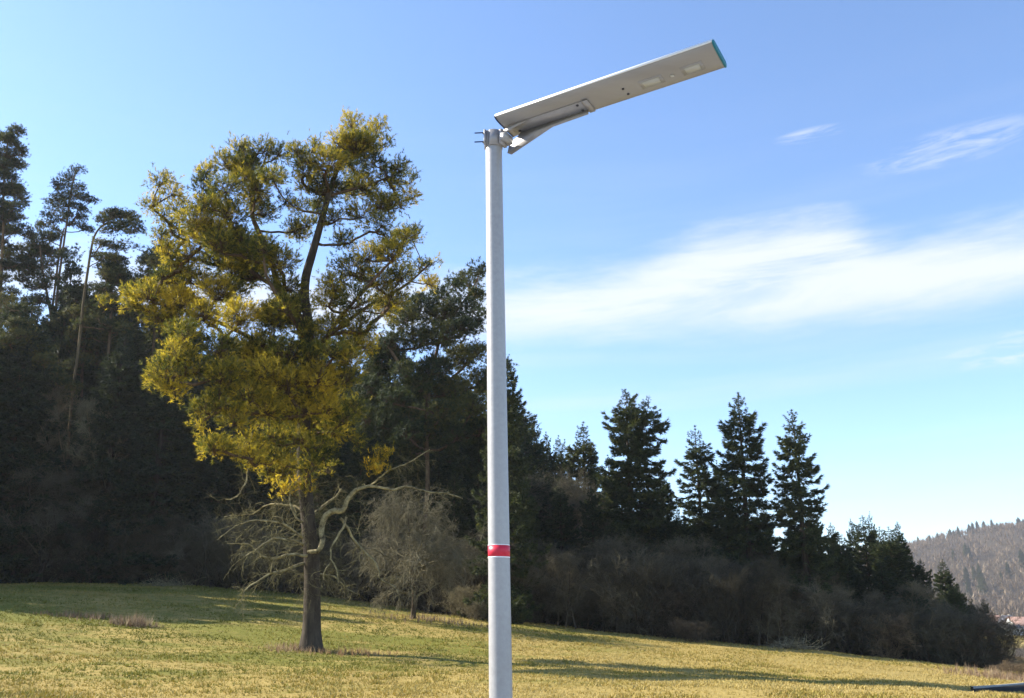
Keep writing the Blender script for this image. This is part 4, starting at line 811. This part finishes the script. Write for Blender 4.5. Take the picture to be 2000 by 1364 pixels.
zb, zt = G(-.05, 6)-.02, 3.5035+EYE
pb, ptp = np.array([-.0503, 6.0, zb]), np.array([-.1403, 6.0, zt]); Hp = zt-zb
lamp = empty('solar_street_lamp', pb, label='tall grey solar street lamp with a red band round its pole', category='street lamp')
ax_p = (ptp-pb)
def pr_(h): return np.interp(h, [0, 1.2, Hp], [.080, .0745, .0615])
hs = np.concatenate([np.linspace(0, Hp-.012, 14), [Hp-.004, Hp]]); 
def lathe(hs_, rs, sides=48, name='pole', mat='galv', par=lamp, caps=True):
    a = np.arange(sides)*2*math.pi/sides; P = np.array([ax_p*(h/Hp) for h in hs_])
    v = P[:, None]+np.array(rs)[:, None, None]*np.stack([np.cos(a), np.sin(a), 0*a], 1)[None]; v = v.reshape(-1, 3); m_ = len(hs_)
    j = np.arange(m_-1)[:, None]*sides; k = np.arange(sides)[None]; k2 = (k+1) % sides; q = np.stack([j+k, j+k2, j+sides+k2, j+sides+k], -1).reshape(-1, 4)
    fs = [q]
    if caps: fs.append(np.array([list(range(sides))[::-1], list(range((m_-1)*sides, m_*sides))]))
    return mesh(name, v, fs, M[mat], par, smooth=True)
rs = [pr_(h) for h in hs]; rs[-1] -= .008; rs[-2] -= .002
pole = lathe(hs, rs)
hb = .3989+EYE-zb
def bandz(h0, h1, off, nm, mt, par): return lathe([h0, h0+.0005, h1-.0005, h1], [pr_(h0)-.002, pr_(h0)+off, pr_(h1)+off, pr_(h1)-.002], name=nm, mat=mt, par=par, caps=False)
rb = bandz(hb-.036, hb+.036, .0012, 'reflective_band', 'red', lamp); rb['label'] = 'red reflective band'
bandz(hb+.0362, hb+.042, .0011, 'white_edge', 'whitefilm', rb); bandz(hb-.044, hb-.0362, .0011, 'white_edge', 'whitefilm', rb)
bp = lathe([-.02, .012, .014, .0145], [.16, .16, .155, .09], 32, 'base_plate', 'galv', lamp)
# fixture frame: u along the lamp, w across (away from the viewer), n up
Uv = np.array([.86506451, -.50085385, .02843958]); Wv = np.array([.50166016, .86375013, -.04767392]); Nv = np.cross(Uv, Wv); O_ = np.array([-.12262424, 5.85091541, 3.53627297+EYE])-pb
def fx(u, w, n_=0.): return O_+Uv*u+Wv*w+Nv*n_
prof = [(.268, .004), (.262, 0), (.20, 0), (.13, 0), (.07, .001), (.035, .003), (.016, .006), (.002, .010), (-.008, .015), (-.012, .021), (-.011, .028), (.004, .046), (.014, .050), (.03, .050), (.25, .050), (.268, .047), (.278, .036), (.280, .024), (.276, .012)]
Lh = 1.672; us = [0.006, .02, Lh*.25, Lh*.5, Lh*.75, Lh-.02, Lh-.006]
def loft(us_, sc_l=None):
    v = np.array([[fx(u, .137+(w-.137)*s, .023+(n_-.023)*s) for (w, n_) in prof] for u, s in zip(us_, sc_l or [1]*len(us_))]).reshape(-1, 3); m_, k_ = len(us_), len(prof)
    j = np.arange(m_-1)[:, None]*k_; k = np.arange(k_)[None]; k2 = (k+1) % k_; q = np.stack([j+k, j+k2, j+k_+k2, j+k_+k], -1).reshape(-1, 4)
    return v, [q, np.array([list(range(k_))[::-1], list(range((m_-1)*k_, m_*k_))])]
v, f = loft(us); hous = mesh('lamp_housing', v, f, M['alu'], lamp, smooth=True)
me = hous.data
for p_ in me.polygons:
    if p_.loop_total > 4: p_.use_smooth = False
v, f = loft([Lh-.006, Lh-.004, Lh+.004, Lh+.006], [1.0, 1.03, 1.03, .98]); mesh('end_cap', v, f, M['teal'], hous)
v, f = loft([-.006, -.004, .004, .006], [.98, 1.03, 1.03, 1.0]); mesh('end_cap', v, f, M['blueblack'], hous)
def fbox(u0, u1, w0, w1, n0, n1, bev=.0):
    v = np.array([fx(u, w, n_) for n_ in (n0, n1) for w in (w0, w1) for u in (u0, u1)])
    if bev: c = v[:4].mean(0); v[:4] = c+(v[:4]-c)*(1-bev)
    return v, np.array([(0, 1, 5, 4), (1, 3, 7, 5), (3, 2, 6, 7), (2, 0, 4, 6), (4, 5, 7, 6), (0, 2, 3, 1)])
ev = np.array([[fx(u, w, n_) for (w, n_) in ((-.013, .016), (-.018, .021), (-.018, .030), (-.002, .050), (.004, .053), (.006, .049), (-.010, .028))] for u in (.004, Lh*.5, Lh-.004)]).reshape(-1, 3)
kk = 7; q_ = np.array([(j*kk+i, j*kk+(i+1) % kk, (j+1)*kk+(i+1) % kk, (j+1)*kk+i) for j in range(2) for i in range(kk)]); mesh('sunlit_rim', ev, [q_, np.array([list(range(kk))[::-1], list(range(2*kk, 3*kk))])], M['rim_white'], hous)  # added strip that paints the bright sunlit rim of the housing
v, f = fbox(.02, Lh-.02, .03, .255, .0502, .0535); sp = mesh('solar_panel', v, f, M['solar'], hous)
for (u0, u1) in ((1.112, 1.240), (1.418, 1.530)):
    v, f = fbox(u0-.022, u1+.022, .112, .208, -.0025, .001, .03); fr = mesh('lens_frame', v, f, M['alu'], hous)
    v, f = fbox(u0, u1, .127, .193, -.009, -.002, .10); mesh('led_lens', v, f, M['lens'], hous)
def disc(c, axis, r, h, nm, mt, par, sides=16, dome=.6):
    axis = unit(np.array(axis)); P = np.array([c, c+axis*h*.6, c+axis*h]); v, q = chain(P, [r, r, r*dome], sides); return mesh(nm, v, [q, np.array([list(range(2*sides, 3*sides)), list(range(sides))[::-1]])], M[mt], par, smooth=False)
disc(fx(1.326, .166, .0), -Nv, .015, .010, 'motion_sensor', 'lens', hous)
for (u, w) in ((.972, .132), (.981, .205)): disc(fx(u, w), -Nv, .0095, .008, 'screw', 'dark', hous)
# bracket arm: plate under the housing and two side flanges, deeper towards the pole
def slab(poly, nvec, th, nm='flange', mt='bracket', par=None):
    poly = np.array(poly); k = len(poly); v = np.vstack([poly, poly+np.array(nvec)*th]); q = np.array([(i, (i+1) % k, k+(i+1) % k, k+i) for i in range(k)])
    return mesh(nm, v, [q, np.array([list(range(k))[::-1], list(range(k, 2*k))])], M[mt], par)
arm = slab([fx(.045, .112, -.006), fx(.70, .112, -.006), fx(.70, .232, -.006), (fx(.045, .232, -.006))], Nv, .0055, 'bracket_arm', 'bracket', lamp)
A0 = np.array([ax_p[0], 0, Hp])            # pole top, local
wc = .13                                   # pole axis in w
def fl(u, w, z): q = fx(u, w); q[2] = Hp+z; return q   # point at distance u, side w, height z over the pole top
zu = lambda u: (fx(u, .17)[2]-Hp)
far = [fl(.655, .226, zu(.655)-.010), fl(.655, .226, zu(.655)-.044), fl(.36, .226, zu(.36)-.052), fl(.005, .226, -.150), fl(-.030, .226, -.128), fl(-.012, .226, -.05), fl(.06, .226, -.012), fl(.09, .226, zu(.09)-.008)]
slab(far, Wv, .004, 'flange', 'bracket', arm)
near = [fl(.21, .114, zu(.21)-.009), fl(.20, .114, zu(.20)-.012), fl(.10, .114, zu(.1)-.030), fl(-.015, .114, -.046), fl(-.022, .114, -.006), fl(.045, .114, zu(.045)-.007)]
slab(near, -Wv, .004, 'flange', 'bracket', arm)
slab([fx(.655, .105, -.008), fx(.70, .105, -.008), fx(.70, .262, -.008), fx(.655, .262, -.008)], -Nv, .004, 'end_tab', 'bracket', arm)
for (u, w) in ((.082, .135), (.089, .208), (.612, .136), (.620, .209)): disc(fx(u, w, -.006), -Nv, .0105, .009, 'bolt', 'dark', arm, 6, .8)
# hinge block between clamp and arm
def lbox(c, hu, hw, hz, nm, mt, par):
    h = np.array([Uv[0], Uv[1], 0]); h /= np.linalg.norm(h); wv = np.array([-h[1], h[0], 0]); c = np.array(c)
    v = np.array([c+h*hu*a+wv*hw*b_+np.array([0, 0, hz*d]) for d in (-1, 1) for b_ in (-1, 1) for a in (-1, 1)])
    return mesh(nm, v, np.array([(0, 1, 5, 4), (1, 3, 7, 5), (3, 2, 6, 7), (2, 0, 4, 6), (4, 5, 7, 6), (0, 2, 3, 1)]), M[mt], par)
hU = np.array([Uv[0], Uv[1], 0]); hU /= np.linalg.norm(hU); hW = np.array([-hU[1], hU[0], 0])
clampc = A0+np.array([0, 0, -.062])
# two half shells round the pole with a gap between them
def shell(a0, a1, r, th, z0, z1, nm, par):
    n_ = 20; a = np.linspace(a0, a1, n_); o = [A0+hU*math.cos(x)*(r+th)+hW*math.sin(x)*(r+th) for x in a]; i_ = [A0+hU*math.cos(x)*r+hW*math.sin(x)*r for x in a][::-1]
    P = np.array(o+i_); lo = P+[0, 0, z0]; hi = P+[0, 0, z1]; k = len(P); q = np.array([(j, (j+1) % k, k+(j+1) % k, k+j) for j in range(k)])
    q2 = np.array([(j, j+1, k-2-j, k-1-j) for j in range(n_-1)]); return mesh(nm, np.vstack([lo, hi]), np.vstack([q, q2[:, ::-1], q2+k]), M['bracket'], par, smooth=False)
cb = shell(math.pi/2+.20, 3*math.pi/2-.20, pr_(Hp)+.001, .007, -.125, .004, 'clamp', lamp)
shell(-math.pi/2+.02, math.pi/2-.02, pr_(Hp)+.001, .007, -.125, .004, 'clamp', lamp)
for s in (-1, 1):
    lbox(clampc-hU*.026+hW*s*.078, .005, .014, .064, 'clamp_ear', 'bracket', cb)
lbox(clampc+hU*.083+np.array([0, 0, .0]), .012, .040, .060, 'mounting_block', 'bracket', lamp)
lbox(clampc+hU*.115+np.array([0, 0, -.012]), .024, .052, .030, 'hinge', 'galv', lamp)
for s in (-1,):
    for z in (-.022, -.098):
        c0 = A0-hU*.020+hW*s*.080+np.array([0, 0, z]); c1 = c0+np.array([-math.cos(R(6)), math.sin(R(6)), 0])*.085
        v, q = chain(np.linspace(c0, c1, 8), np.full(8, .0048), 10); bo = mesh('threaded_bolt', v, [q, np.array([list(range(10)), list(range(70, 80))[::-1]])], M['blueblack'], lamp, smooth=True)
        disc(A0-hU*.036+hW*s*.080+np.array([0, 0, z]), -hU, .0095, .010, 'nut', 'dark', bo, 6, .9)
cpoly = disc(A0+np.array([0, 0, -.001]), (0, 0, 1), .060, .012, 'pole_cap', 'galv', lamp, 32, .8)

# ------------------------------------------------------------------ air
hm = bpy.data.materials.new('haze_air'); hm.use_nodes = True; ht = hm.node_tree; ht.nodes.clear()
ho = ht.nodes.new('ShaderNodeOutputMaterial'); pv = ht.nodes.new('ShaderNodeVolumePrincipled'); pv.inputs['Color'].default_value = (.93, .94, 1, 1); pv.inputs['Density'].default_value = HAZE; pv.inputs['Anisotropy'].default_value = .2
ht.links.new(pv.outputs[0], ho.inputs['Volume'])
zlo = min(float(V[:, 2].min()), -12)-1; allz = float(gz(np.linspace(-2600, 3200, 60), np.full(60, 3600.)).max()); zhi = max(float(V[:, 2].max()), 150)+40
x0, x1, y0, y1 = xs[0]-20, xs[-1]+20, ys[0]-20, ys[-1]+20
v = np.array([(x, y, z) for z in (zlo, zhi) for y in (y0, y1) for x in (x0, x1)]); f = np.array([(0, 2, 3, 1), (4, 5, 7, 6), (0, 1, 5, 4), (1, 3, 7, 5), (3, 2, 6, 7), (2, 0, 4, 6)])
mesh('haze', v, f, hm, kind='stuff', label='thin pale air haze over the valley and the far hill', category='haze')
print('HAZE BOX', zlo, zhi, 'verts', sum(len(m.vertices) for m in bpy.data.meshes), 'tris', sum(len(m.loops)-2*len(m.polygons) for m in bpy.data.meshes))
